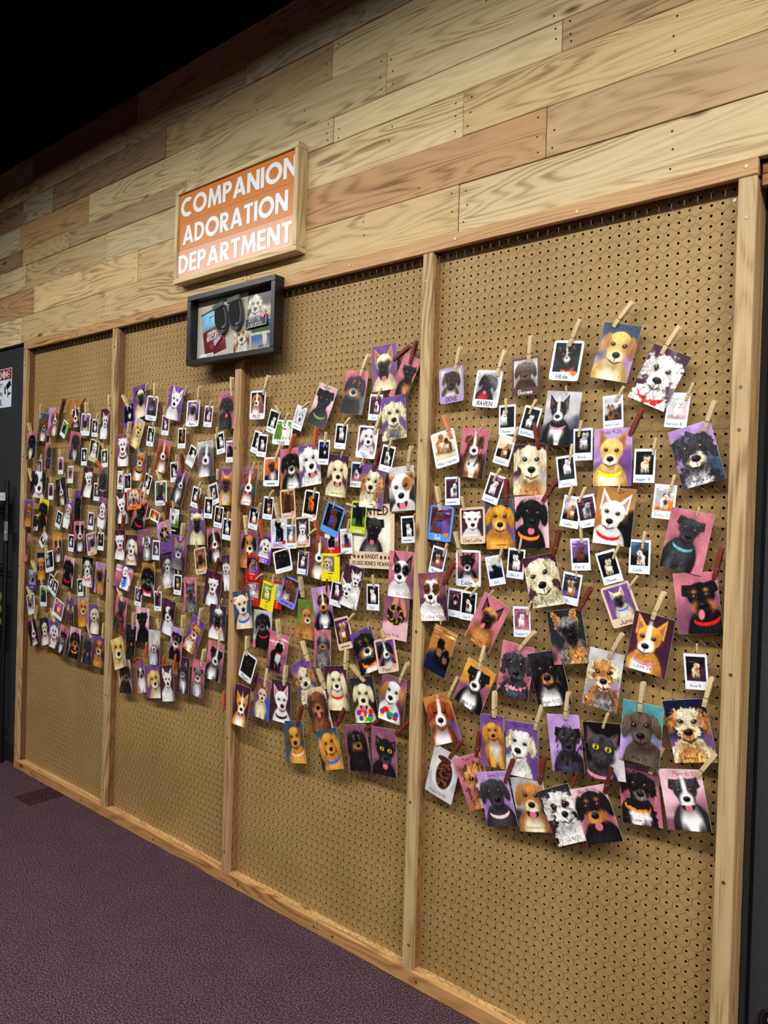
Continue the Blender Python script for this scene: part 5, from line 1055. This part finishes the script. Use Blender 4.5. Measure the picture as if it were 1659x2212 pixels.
3|p|-114.05 -1.18 -52.94 4.00 5.57 0.160 0|H li,li go,cr,go,go f .5,.36,.34|-112.70 -50.84 3.00 -0.004 n||print of a golden floppy-eared dog on lilac, left bay|
3|p|-109.94 -1.23 -53.79 3.67 5.57 0.069 0|H pu,pl cr,cr,cr,w f .55,.37,.31|-108.48 -51.36 1.75 0.034 n||print of a cream floppy-eared dog on purple, left bay|
3|p|-116.72 -1.17 -59.29 4.00 5.93 -0.024 1|H ro,gr bk,ta,bk,bk f .5,.4,.34 tp o cor||r^~~~~~~|lower print of a black floppy-eared dog on pale pink, left bay|
3|p|-112.30 -1.20 -59.81 3.55 5.93 -0.095 1|H gr,lg dg,dg,dg,dg f .55,.42,.34 o|-110.95 -57.63 3.00 0.417 n||lower print of a dark grey floppy-eared dog on grey, left bay|
3|p|-108.05 -1.17 -59.60 4.00 5.90 0.008 1|H pu,nv ta,be,br,ta f .5,.4,.34 s2|-106.76 -57.05 3.00 -0.136 n||print of a shaggy tan floppy-eared dog on purple, left bay|"""
RES = [(17, 17), (13, 16), (10, 14), (9, 12)]
CAT = dict(p='photo', i='photo', c='photo card', f='info card', w='poster')
NAME = dict(p='photo_print', i='instant_photo', c='photo_card', f='info_card', w='wanted_poster')
GRP = dict(p='photo prints pinned to the netting', i='instant photos pinned to the netting', c='bordered photo cards pinned to the netting', f='info cards pinned to the netting', w=None)
HEART = [(.5*math.sin(t)**3, .47*(13*math.cos(t)-5*math.cos(2*t)-2*math.cos(3*t)-math.cos(4*t))/16) for t in [2*math.pi*k/24 for k in range(24)]]
STK = {'o': mat('orange_heart_sticker', (.95, .5, .2), .35), 'p': mat('pink_heart_sticker', (.93, .55, .6), .35), 'r': mat('red_heart_sticker', (.75, .1, .15), .35)}

def caption(o, text, col, h, xc, zc, yfun, maxw, thick=None, bold=False, seed=0):
    Q, wd = strokes(text, h, 1, .12, seed)
    if wd <= 0: return
    hh = h*min(1, maxw/wd); th = hh*(.165 if bold else .115)
    Q, wd = strokes(text, hh, th, 0 if bold else .14, seed)
    B = MB()
    for q in Q:
        P = [(x - wd/2 + xc, z - hh/2 + zc) for x, z in q]
        Y = yfun(np.array([p[0] for p in P]), np.array([p[1] for p in P])) - .016
        B.add([(p[0], y, p[1]) for p, y in zip(P, Y)], [(0, 1, 2, 3)])
    B.build('caption', INK[col], o)

for idx, ln in enumerate(DATA.strip().split('\n')):
    bay, kind, geo, spec, pin, cap, label, pinlab = ln.split('|', 7)
    pinlab = pinlab or label
    bay = int(bay); x, y, z, w, h, rot, free = [float(v) for v in geo.split()]
    rr = random.Random(idx*17+5)
    A, B_ = rr.uniform(-.02, .16), rr.uniform(-.06, .09)
    if kind[0] == 'p' and free and rr.random() < .5: A, B_ = rr.uniform(.35, .5), rr.uniform(.05, .14)
    if kind[0] in 'if': A, B_ = rr.uniform(0, .06), rr.uniform(-.03, .03)
    if kind[0] == 'w': A, B_ = .05, .02
    def yf(X, Z, A=A, B_=B_, w=w, h=h):
        v = (Z+h/2)/h
        return -(A*(1-v)**2 + B_*(2*X/w)**2)
    k0 = kind[0]
    bord = {'p': 'w', 'i': 'w', 'w': 'be'}.get(k0) or kind[2:]
    o = bpy.data.objects.new(NAME[k0], card_mesh(w, h, yf, card_mat(bord), k0 == 'c')); C.objects.link(o)
    o.location = W(x, y, z); o.rotation_euler = (0, -rot, 0)
    tag(o, label, CAT[k0], GRP[k0])
    # picture area
    if k0 == 'p': r = (0, 1, 0, 1)
    elif k0 == 'i': r = (.09, .91, .08, .76)
    elif k0 == 'c': r = (.08, .92, .065, .79)
    elif k0 == 'w': r = (.07, .91, .2, .74)
    else: r = (.07, .93, .1, .68) if kind == 'f:rr' else (.07, .7, .1, .66)
    px0, px1 = (r[0]-.5)*w, (r[1]-.5)*w; pz1, pz0 = (.5-r[2])*h, (.5-r[3])*h
    if k0 == 'p': px0 += .01; px1 -= .01; pz0 += .01; pz1 -= .01
    pw, ph = px1-px0, pz1-pz0
    nx, ny = max(10, int(pw*RES[bay][0])), max(12, int(ph*RES[bay][1]))
    me = grid_mesh('picture', nx, ny, px0, px1, pz0, pz1, lambda X, Z: yf(X, Z) - .009, PRINT)
    col = lin_arr(paint(spec, nx, ny, ph/pw, idx+1))
    at = me.color_attributes.new('Col', 'FLOAT_COLOR', 'POINT')
    at.data.foreach_set('color', np.concatenate([col, np.ones((len(col), 1))], 1).astype(np.float32).ravel())
    pic = bpy.data.objects.new('picture', me); C.objects.link(pic); pic.parent = o
    # writing
    m = re.match(r'^([ktwrbvml])([:^])(.*)$', cap)
    ink, pos, txt = (m.group(1), m.group(2), m.group(3)) if m else ('k', ':', cap)
    stick = None
    if '*' in txt: txt, stick = txt.split('*')
    if k0 == 'w':
        caption(o, 'WANTED', 'k', 1.0, 0, h*.5-.85, yf, w*.86, bold=True)
        caption(o, '* * * BANDIT * * *', 'k', .62, 0, -h*.5+1.55, yf, w*.86, bold=True)
        caption(o, '10,000 BONES REWARD', 'k', .55, 0, -h*.5+.65, yf, w*.9, bold=True)
    elif txt:
        if k0 == 'p':
            zc = (h/2-.38) if pos == '^' else (-h/2+.5)
            xo = rr.uniform(-.4, .4)
            if pos == '^': xo = rr.choice((.6, .5, -.1))
            caption(o, txt, ink, .31, xo, zc, yf, w*.6, seed=idx)
        elif k0 == 'i':
            caption(o, txt, ink, .27, -.1, -h/2+.38, yf, w*.72, seed=idx)
        elif k0 == 'c':
            caption(o, txt, ink, .46, -.15 if stick else 0, -h/2+.44, yf, w*(.6 if stick else .74), bold=ink in 'wr' or txt.isupper(), seed=idx)
        else:
            caption(o, txt, ink, .26, 0, -h/2+h*.27 if kind == 'f:rr' else -h/2+h*.29, yf, w*.6, bold=True, seed=idx)
            for q in range(4): caption(o, '~'*8, 'w' if kind == 'f:rr' else 'k', .1, -.1, -h/2+h*(.19-.045*q), yf, w*.72, seed=q)
    if stick:
        s = MB().poly([(a*.72+w*.3, b*.72-h*.31) for a, b in HEART], -.05-A*.7, -.03-A*.7); s.build('heart_sticker', STK[stick], o)
    if pin:
        q = pin.split(); pxx, pz, pl, pa = [float(v) for v in q[:4]]
        clothespin(pxx, y-.03, pz, pl, pa, q[4], PINWORD[q[4]] + ' clothespin on ' + pinlab.replace('photo card', 'card'))
clothespin(-71.0, -1.2, -63.2, 3.0, 0.02, 'o', 'orange-stained clothespin hanging empty beside the post of the second bay')

# ---------------------------------------------------------------- the department sign
def arc(cx, cy, rx, ry, a0, a1, n=18):
    return [(cx+rx*math.cos(math.radians(a0+(a1-a0)*i/n)), cy+ry*math.sin(math.radians(a0+(a1-a0)*i/n))) for i in range(n+1)]
LET = {
 'I': ([[(0,0),(0,1),(.21,1),(.21,0)]], .21),
 'N': ([[(0,0),(0,1),(.2,1),(.57,.4),(.57,1),(.77,1),(.77,0),(.57,0),(.2,.6),(.2,0)]], .77),
 'M': ([[(0,0),(.1,1),(.28,1),(.475,.42),(.67,1),(.85,1),(.95,0),(.75,0),(.70,.55),(.5175,0),(.4325,0),(.25,.55),(.2,0)]], .95),
 'A': ([[(0,0),(.32,1),(.53,1),(.85,0),(.63,0),(.575,.19),(.275,.19),(.22,0)], [(.335,.38),(.425,.68),(.515,.38)]], .85),
 'T': ([[(.2,0),(.2,.82),(0,.82),(0,1),(.61,1),(.61,.82),(.41,.82),(.41,0)]], .61),
 'E': ([[(0,0),(0,1),(.54,1),(.54,.82),(.2,.82),(.2,.6),(.52,.6),(.52,.42),(.2,.42),(.2,.18),(.54,.18),(.54,0)]], .54),
 'O': ([arc(.5,.5,.5,.52,0,360,36)[:-1], arc(.5,.5,.285,.3,0,360,36)[:-1]], 1.0),
 'C': ([arc(.5,.5,.5,.52,52,308,30)+arc(.5,.5,.285,.3,308-12,52+12,30)], .82),
 'D': ([[(0,0),(0,1)]+arc(.28,.5,.47,.5,90,-90,20), [(.2,.18)]+[(.2,.82)]+arc(.29,.5,.25,.32,90,-90,16)], .75),
 'P': ([[(0,0),(0,1)]+arc(.31,.7,.3,.3,90,-90,16)+[(.2,.4),(.2,0)], [(.2,.59),(.2,.82)]+arc(.29,.705,.12,.115,90,-90,12)], .61),
 'R': ([[(0,0),(0,1)]+arc(.31,.7,.29,.3,90,-70,16)+[(.66,0),(.41,0),(.2,.34),(.2,0)], [(.2,.59),(.2,.82)]+arc(.29,.705,.12,.115,90,-90,12)], .66),
}
def letters(text, width, cap):
    cu = bpy.data.curves.new('lettering', 'CURVE'); cu.dimensions = '2D'; cu.fill_mode = 'BOTH'; cu.extrude = .0004
    tot = sum(LET[c][1]+.075 for c in text)-.075; sx = width/(tot*cap); x = 0
    for ch in text:
        polys, wdt = LET[ch]
        for P in polys:
            s = cu.splines.new('POLY'); s.points.add(len(P)-1); s.use_cyclic_u = True
            for p, (a, b) in zip(s.points, P): p.co = (((x+a)*cap*sx-width/2)*IN, b*cap*IN, 0, 1)
        x += wdt+.075
    tmp = bpy.data.objects.new('tmp', cu); C.objects.link(tmp)
    dg = bpy.context.evaluated_depsgraph_get(); dg.update()
    me = bpy.data.meshes.new_from_object(tmp.evaluated_get(dg)); bpy.data.objects.remove(tmp); bpy.data.curves.remove(cu)
    return me
sg = empty('department_sign', W(-69.9, -1.55, 11.9), 'orange sign lettered COMPANION ADORATION DEPARTMENT in a pale pine frame', 'sign')
SW, SH, SD = 14.3, 7.55, 1.95
FRAMEC = (.84, .77, .6)
for a in ((-SW, SW, -SH, -SH+.75), (-SW, SW, SH-.75, SH)):
    MB().box(a[0], a[1], -SD, 0, -.375, .375, .04).build('frame_board', WOODX, sg, L3(0, 0, (a[2]+a[3])/2), color=FRAMEC)
for s in (-1, 1):
    MB().box(-.36, .36, -SD, 0, -SH+.77, SH-.77, .04).build('frame_board', WOODZ, sg, L3(s*(SW-.38), 0, 0), color=FRAMEC)
cols = [(.83, .48, .12), (.82, .49, .17), (.87, .62, .46)]  # last panel paler: gloss glare put into its salmon colour
WHITE = mat('white_vinyl', (.93, .96, .97), .4)
ih = (2*SH-1.5)/3
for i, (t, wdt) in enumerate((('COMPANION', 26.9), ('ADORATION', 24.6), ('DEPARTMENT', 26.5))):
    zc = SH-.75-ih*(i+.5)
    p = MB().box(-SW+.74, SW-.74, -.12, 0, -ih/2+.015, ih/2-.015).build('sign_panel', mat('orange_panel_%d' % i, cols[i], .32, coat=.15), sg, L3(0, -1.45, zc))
    lo = bpy.data.objects.new('lettering', letters(t, wdt, 2.95)); C.objects.link(lo); lo.parent = p
    lo.data.materials.append(WHITE)
    lo.location = L3(.3 if i == 0 else -.2, -.145, -1.47); lo.rotation_euler = (math.pi/2, 0, 0)

# ---------------------------------------------------------------- black shadow box with keepsakes
BLK = mat('black_frame_lacquer', (.03, .035, .04), .4)
sb = empty('shadow_box', W(-69.75, -1.85, -3.85), 'black shadow box frame of dog keepsakes hung below the orange sign', 'picture frame')
BW, BH, BD = 10.25, 5.5, 1.8
for s in (-1, 1):
    MB().box(-BW, BW, -BD, 0, -.4, .4, .05).build('frame_side', BLK, sb, L3(0, 0, s*(BH-.4)))
    MB().box(-.4, .4, -BD, 0, -BH+.8, BH-.8, .05).build('frame_side', BLK, sb, L3(s*(BW-.4), 0, 0))
MB().box(-BW+.7, BW-.7, -.25, -.1, -BH+.7, BH-.7).build('backing', mat('beige_mat_board', (.74, .72, .66), .8), sb)
glass = bpy.data.materials.new('clear_glass'); glass.use_nodes = True
gn = glass.node_tree.nodes; gl = glass.node_tree.links; gn.remove(gn['Principled BSDF'])
tr = gn.new('ShaderNodeBsdfTransparent'); gs = gn.new('ShaderNodeBsdfGlossy'); gs.inputs['Roughness'].default_value = .03
mx = gn.new('ShaderNodeMixShader'); mx.inputs[0].default_value = .05
gl.new(tr.outputs[0], mx.inputs[1]); gl.new(gs.outputs[0], mx.inputs[2]); gl.new(mx.outputs[0], gn['Material Output'].inputs[0])
MB().box(-BW+.78, BW-.78, -1.62, -1.58, -BH+.78, BH-.78).build('glass_pane', glass, sb)

def print_thing(name, label, cat, x, z, w, h, deg, spec, y, seed, paintfn=None):
    o = MB().box(-w/2, w/2, -.02, 0, -h/2, h/2).build(name, card_mat('w'), None, W(x, y, z)); o.rotation_euler = (0, -math.radians(deg), 0)
    tag(o, label, cat)
    nx, ny = int(w*9), int(h*11)
    me = grid_mesh('picture', nx, ny, -w/2+.02, w/2-.02, -h/2+.02, h/2-.02, lambda X, Z: X*0-.028, PRINT)
    col = lin_arr(paintfn(nx, ny, h/w, seed) if paintfn else paint(spec, nx, ny, h/w, seed))
    at = me.color_attributes.new('Col', 'FLOAT_COLOR', 'POINT')
    at.data.foreach_set('color', np.concatenate([col, np.ones((len(col), 1))], 1).astype(np.float32).ravel())
    p = bpy.data.objects.new('picture', me); C.objects.link(p); p.parent = o
    return o
YB = -2.12
print_thing('photo_print', 'framed snapshot of two shaggy white dogs at top right inside the shadow box', 'photo', -64.2, -1.5, 5.7, 4.6, 0, 'H dg,be w,w,cr,w f .3,.5,.22 s3 2', YB, 900)
print_thing('photo_print', 'framed snapshot of one shaggy dog in profile at bottom of the shadow box', 'photo', -68.3, -6.3, 3.7, 4.5, 4, 'H lg,mr cr,w,cr,w f .5,.35,.36 s3', YB-.02, 901)
def beach(nx, ny, ar, seed):
    P = Pic(nx, ny, ar, seed); P.u = 1
    P.bg((.2, .45, .85), (.2, .45, .85), .5); t = P.y/ar
    P.mix((t > .14)*1.0, (.2, .28, .18)); P.mix((t > .38)*1.0, (.78, .76, .68)); P.mix((t > .46)*1.0, (.2, .38, .62))
    P.mix(np.clip((t-.55)*3, 0, 1), (.62, .62, .62)); P.c *= (.85+.3*vnoise(P.x*30, P.y*30, 3))[:, None]
    P.ell(P.x, P.y, .58, .62*ar, .1, .2*ar, (.86, .82, .72)); P.ell(P.x, P.y, .54, .46*ar, .09, .08*ar, (.86, .82, .72)); P.ell(P.x, P.y, .42, .85*ar, .1, .03*ar, (.2, .25, .4))
    return np.clip(P.c, 0, 1)
print_thing('photo_print', 'framed snapshot of a dog wading at a beach inside the shadow box', 'photo', -63.4, -6.2, 5.2, 4.6, 0, '', YB-.04, 902, beach)

# biscuit pouch: pillow-shaped bag with sky-blue upper panel and maroon lower panel
po = empty('biscuit_pouch', W(-75.1, YB-.03, -4.2), 'maroon and sky-blue biscuit pouch behind the shadow box glass', 'pouch'); po.rotation_euler = (0, -math.radians(11), 0)
def pillow(w, h, d, z0, z1, n=10, yb=0):
    B = MB(); V = []; Fc = []
    for j in range(n+1):
        for i in range(n+1):
            u, v = i/n*2-1, (z0+(z1-z0)*j/n)
            V.append((u*w/2, yb-d*(1-u*u)*max(0, 1-(2*v/h)**4)-.01, v))
    for j in range(n):
        for i in range(n): a = j*(n+1)+i; Fc.append((a, a+1, a+n+2, a+n+1))
    return B.add(V, Fc)
MAROON = mat('maroon_foil', (.45, .1, .14), .35, coat=.3); SKY = mat('sky_foil', (.5, .74, .88), .35, coat=.3, vary=(30, .12))
b1 = pillow(5.2, 7.0, .28, -3.5, .4); b1.build('lower_panel', MAROON, po, smooth=True)
b2 = pillow(5.2, 7.0, .28, .4, 3.2); b2.build('upper_panel', SKY, po, smooth=True)
b3 = pillow(5.2, 7.0, .28, 3.2, 3.5); b3.build('seal_strip', MAROON, po, smooth=True)
B = MB().box(-2.62, 2.62, 0, .03, -3.53, 3.53); B.build('back_sheet', MAROON, po)
fld = lambda X, Z: -(.28*(1-(2*X/4.9)**2)*np.clip(1-(2*Z/7.2)**4, 0, 1))-.02
caption(po, 'ORIGINAL', 'w', .52, .35, -.25, fld, 3.4, bold=True)
caption(po, 'BISCUITS', 'w', .62, .35, -1.0, fld, 3.6, bold=True)
caption(po, '~~~~~~~', 'b', .35, .5, 2.3, fld, 2.4, bold=True)
caption(po, '~~~~~~~~', 'w', .14, -.5, -2.2, fld, 2.2); caption(po, '~~~~~~~~', 'w', .14, -.5, -2.55, fld, 2.2)
st = MB().poly([(.2, -1.65), (1.9, -1.35), (2.0, -1.8), (1.2, -2.2), (.5, -2.6), (.3, -2.4)], -.36, -.3); st.build('window_patch', mat('lilac_patch', (.75, .68, .78), .15, coat=.5), po)
gr_ = MB()
for k in range(16): gr_.add([(-2.3+k*.28, -.33, .3), (-2.15+k*.28, -.33, .3), (-2.28+k*.28, -.33, .95+.25*math.sin(k*2.1))], [(0, 1, 2)])
gr_.build('grass_print', mat('grass_green_print', (.4, .46, .22), .5), po)

# two fabric booties
FELT = mat('black_bootie_fabric', (.07, .07, .09), .9, bump=(300, .5)); RUB = mat('grey_bootie_rubber', (.27, .28, .3), .7, bump=(200, .4)); STRAP = mat('grey_bootie_strap', (.36, .36, .36), .8)
def bootie(x, z, deg, s, label):
    o = empty('dog_bootie', W(x, YB-.3, z), label, 'bootie', 'pair of dog booties in the shadow box'); o.rotation_euler = (0, -math.radians(deg), 0); o.scale = (s,)*3
    out = [(1.25*math.sin(t)*(1-.12*math.cos(t)), 2.3*math.cos(t)-.2) for t in [2*math.pi*k/22 for k in range(22)]]
    out = [(a, min(b, 1.7)) for a, b in out]
    MB().poly(out, -.35, .1).build('sole', RUB, o)
    MB().poly([(a*.8-.08, b*.82+.18) for a, b in out], -.46, -.3).build('upper', FELT, o)
    bx_ = MB().box(-1.25, 1.15, -.58, -.3, 1.15, 1.85, .08); bx_.build('strap', STRAP, o)
    MB().poly([(.55+.4*math.cos(t), -1.75+.22*math.sin(t)) for t in [2*math.pi*k/14 for k in range(14)]], -.52, -.4).build('toe_cap', STRAP, o)
    return o
bootie(-72.7, -2.3, 12, 1.12, 'left one of two dark grey dog booties in the shadow box')
bootie(-69.2, -2.0, 6, 1.2, 'right one of two dark grey dog booties in the shadow box')
pq = MB().box(-2.45, 2.45, -.1, 0, -.82, .82, .03).build('plaque', mat('black_plaque', (.06, .06, .07), .4), None, W(-64.8, YB-.25, -4.1)); pq.rotation_euler = (0, -math.radians(2), 0)
tag(pq, 'small black plaque reading KISS ME I AM IRISH with a pink heart', 'plaque')
flat = lambda X, Z: X*0-.1
caption(pq, 'KISS ME', 'w', .5, -.1, .33, flat, 2.9); caption(pq, 'I AM IRISH', 'w', .5, 0, -.36, flat, 3.7)
rim = MB()
for a in ((-2.3, 2.3, .66, .71), (-2.3, 2.3, -.71, -.66), (-2.3, -2.24, -.71, .71), (2.24, 2.3, -.71, .71)): rim.box(a[0], a[1], -.112, -.1, a[2], a[3])
rim.build('border_line', INK['w'], pq)
MB().poly([(a*1.05+1.7, b*1.05+.75) for a, b in HEART], -.2, -.1).build('heart', STK['p'], pq)
nl = MB().box(-1.75, 1.75, -.03, 0, -.42, .42).build('name_label', card_mat('w'), None, W(-76.6, YB-.1, -8.0)); nl.rotation_euler = (0, -math.radians(2), 0)
tag(nl, 'white paper label reading Luna 2021 in the shadow box corner', 'label')
caption(nl, 'Luna 2021', 'k', .5, 0, 0, lambda X, Z: X*0-.03, 3.0)

# ---------------------------------------------------------------- warning sign on the charcoal wall
ws = MB().box(-5, 5, -.06, 0, -4.35, 4.35).build('warning_sign', mat('white_sign_plastic', (.86, .9, .95), .4), None, W(-153.3, -.62, -6.9))
tag(ws, 'white security camera warning sign with dark red header on charcoal wall', 'sign')
MB().box(-4.85, 4.85, -.08, -.06, 1.85, 4.2).build('header', mat('dark_red_header', (.5, .07, .1), .4), ws)
fl2 = lambda X, Z: X*0-.085
caption(ws, 'WARNING', 'w', 1.7, 0, 3.02, fl2, 9.1, bold=True)
for i, (t, xc) in enumerate((('SECURITY', -1.75), ('CAMERAS', -1.75), ('IN USE.', -1.5))): caption(ws, t, 'k', 1.05, xc, .65-1.9*i, fl2, 4.9, bold=True)
cm = MB(); rot2 = lambda P, a, ox, oz: [(ox+x*math.cos(a)-z*math.sin(a), oz+x*math.sin(a)+z*math.cos(a)) for x, z in P]
cm.poly(rot2([(-1.2, -.62), (1.1, -.62), (1.1, .62), (-1.2, .62)], .5, 3.6, .55), -.09, -.06)
cm.poly(rot2([(-.3, -.85), (.3, -.85), (.3, .85), (-.3, .85)], .1, 1.9, -.55), -.1, -.06)
cm.poly([(3.2, -.7), (3.55, -.7), (3.55, -2.2), (3.2, -2.2)], -.09, -.06); cm.poly([(3.5, -1.3), (4.6, -1.0), (4.6, -1.5), (3.5, -1.7)], -.09, -.06)
cm.build('camera_icon', INK['k'], ws)

# ---------------------------------------------------------------- black wire shelf rack with goods
RACK = mat('black_powder_coat', (.025, .025, .03), .45)
rk = empty('shelf_rack', W(-163, -9, -FZ), 'black wire shelf rack standing against the charcoal wall', 'shelf')
rl = lambda x, y, z: W(x, y, z) - rk.location
for px in (-181, -145.4):
    for py in (-15.5, -2.3):
        B = MB().cyl((0, 0, 1.2), .5, FZ-27.7-1.2, 14); 
        for q in range(1, 60): B.cyl((0, 0, q), .53, .08, 10)
        B.build('post', RACK, rk, rl(px, py, -FZ)); MB().cyl((0, 0, 0), .7, 1.2, 12).build('foot', RACK, rk, rl(px, py, -FZ))
for zz in (-32.3, -46, -60, -80):
    B = MB()
    for yy in (-15.5, -2.3): B.box(-181, -145.4, yy-.15, yy+.15, zz-.12, zz+.12).box(-181, -145.4, yy-.12, yy+.12, zz-1.1, zz-.86)
    for xx in (-181, -145.4): B.box(xx-.15, xx+.15, -15.5, -2.3, zz-.12, zz+.12).box(xx-.12, xx+.12, -15.5, -2.3, zz-1.1, zz-.86)
    for q in range(34): B.box(-180.5+q*1.05, -180.38+q*1.05, -15.5, -2.3, zz, zz+.12)
    o = B.build('wire_shelf', RACK, rk); o.location = W(0, 0, 0) - rk.location
bxm = mat('white_carton', (.82, .86, .86), .6)
o = MB().box(-3.4, 3.4, -2.2, 2.2, 0, 1.75, .05).build('carton', bxm, None, W(-147.9, -5.2, -32.17)); tag(o, 'low white carton on the top shelf of the black rack', 'box')
MB().box(-3.42, 3.42, -2.22, 2.22, .8, .95).build('lid_seam', mat('carton_seam', (.7, .74, .74), .6), o)
o = MB().cyl((0, 0, 0), .95, 1.2, 18).cyl((0, 0, 1.2), .95, .35, 18, r2=.42).cyl((0, 0, 1.55), .42, .65, 14).build('squat_bottle', mat('white_bottle_plastic', (.8, .82, .83), .4), None, W(-146.9, -4.2, -30.42)); tag(o, 'squat white bottle standing on the white carton', 'bottle')
MB().cyl((0, 0, 1.95), .47, .3, 14).build('cap', mat('grey_cap', (.55, .57, .6), .4), o)
o = MB().box(-.85, .85, -.04, 0, -2.1, 2.1).build('price_tag', mat('grey_tag', (.45, .47, .5), .5), None, W(-144.0, -2.95, -38.7)); tag(o, 'grey hang tag on the black shelf rack post', 'tag')
MB().box(-.6, .3, -.1, -.04, -.4, -.1).build('hook', mat('pale_hook', (.8, .8, .82), .3), o)
GREEN = mat('green_can_label', (.36, .52, .16), .4); TIN = mat('tin_rim', (.6, .56, .5), .3, .9)
for i, zz in enumerate((-53.6, -56.3, -58.7)):
    z0 = -59.85 + i*2.75
    o = MB().cyl((-4, 0, 0), 1.3, 4, 22, 'X').build('food_can', GREEN, None, W(-145.95, -3.9-.0*i, z0+1.32)); tag(o, ['lowest', 'middle', 'topmost'][i] + ' green food can of the stack on the black rack', 'can', 'cans on the rack')
    MB().cyl((-.22, 0, 0), 1.36, .12, 22, 'X').build('rim', TIN, o)

# unidentified packaged item hanging on the right-hand wall, only its rim shows
o = empty('wall_latch', W(5.3, 4.5, -80.2), 'chrome-rimmed latch plate low on the charcoal wall at right edge', 'latch')
CHR = mat('dark_chrome', (.42, .4, .38), .2, .95)
B = MB(); RR = [(1.45*math.copysign(abs(math.cos(t))**.45, math.cos(t)), 2.2*math.copysign(abs(math.sin(t))**.45, math.sin(t))) for t in [2*math.pi*k/40 for k in range(40)]]
B.tube([(a, -.15, b) for a, b in RR+RR[:1]], .16, 8, cap=False); B.build('rim', CHR, o, smooth=True)
MB().poly([(a*.95, b*.95) for a, b in RR], -.08, .05).build('plate', mat('black_plate', (.05, .05, .06), .3), o)
for zz, rx, rz in ((1.3, .9, .5), (-.2, .95, .8), (-1.5, .8, .35)):
    MB().poly([(rx*math.cos(t), zz+rz*math.sin(t)) for t in [2*math.pi*k/20 for k in range(20)]], -.22, -.06).build('boss', mat('pale_steel', (.75, .78, .76), .25, .7), o)
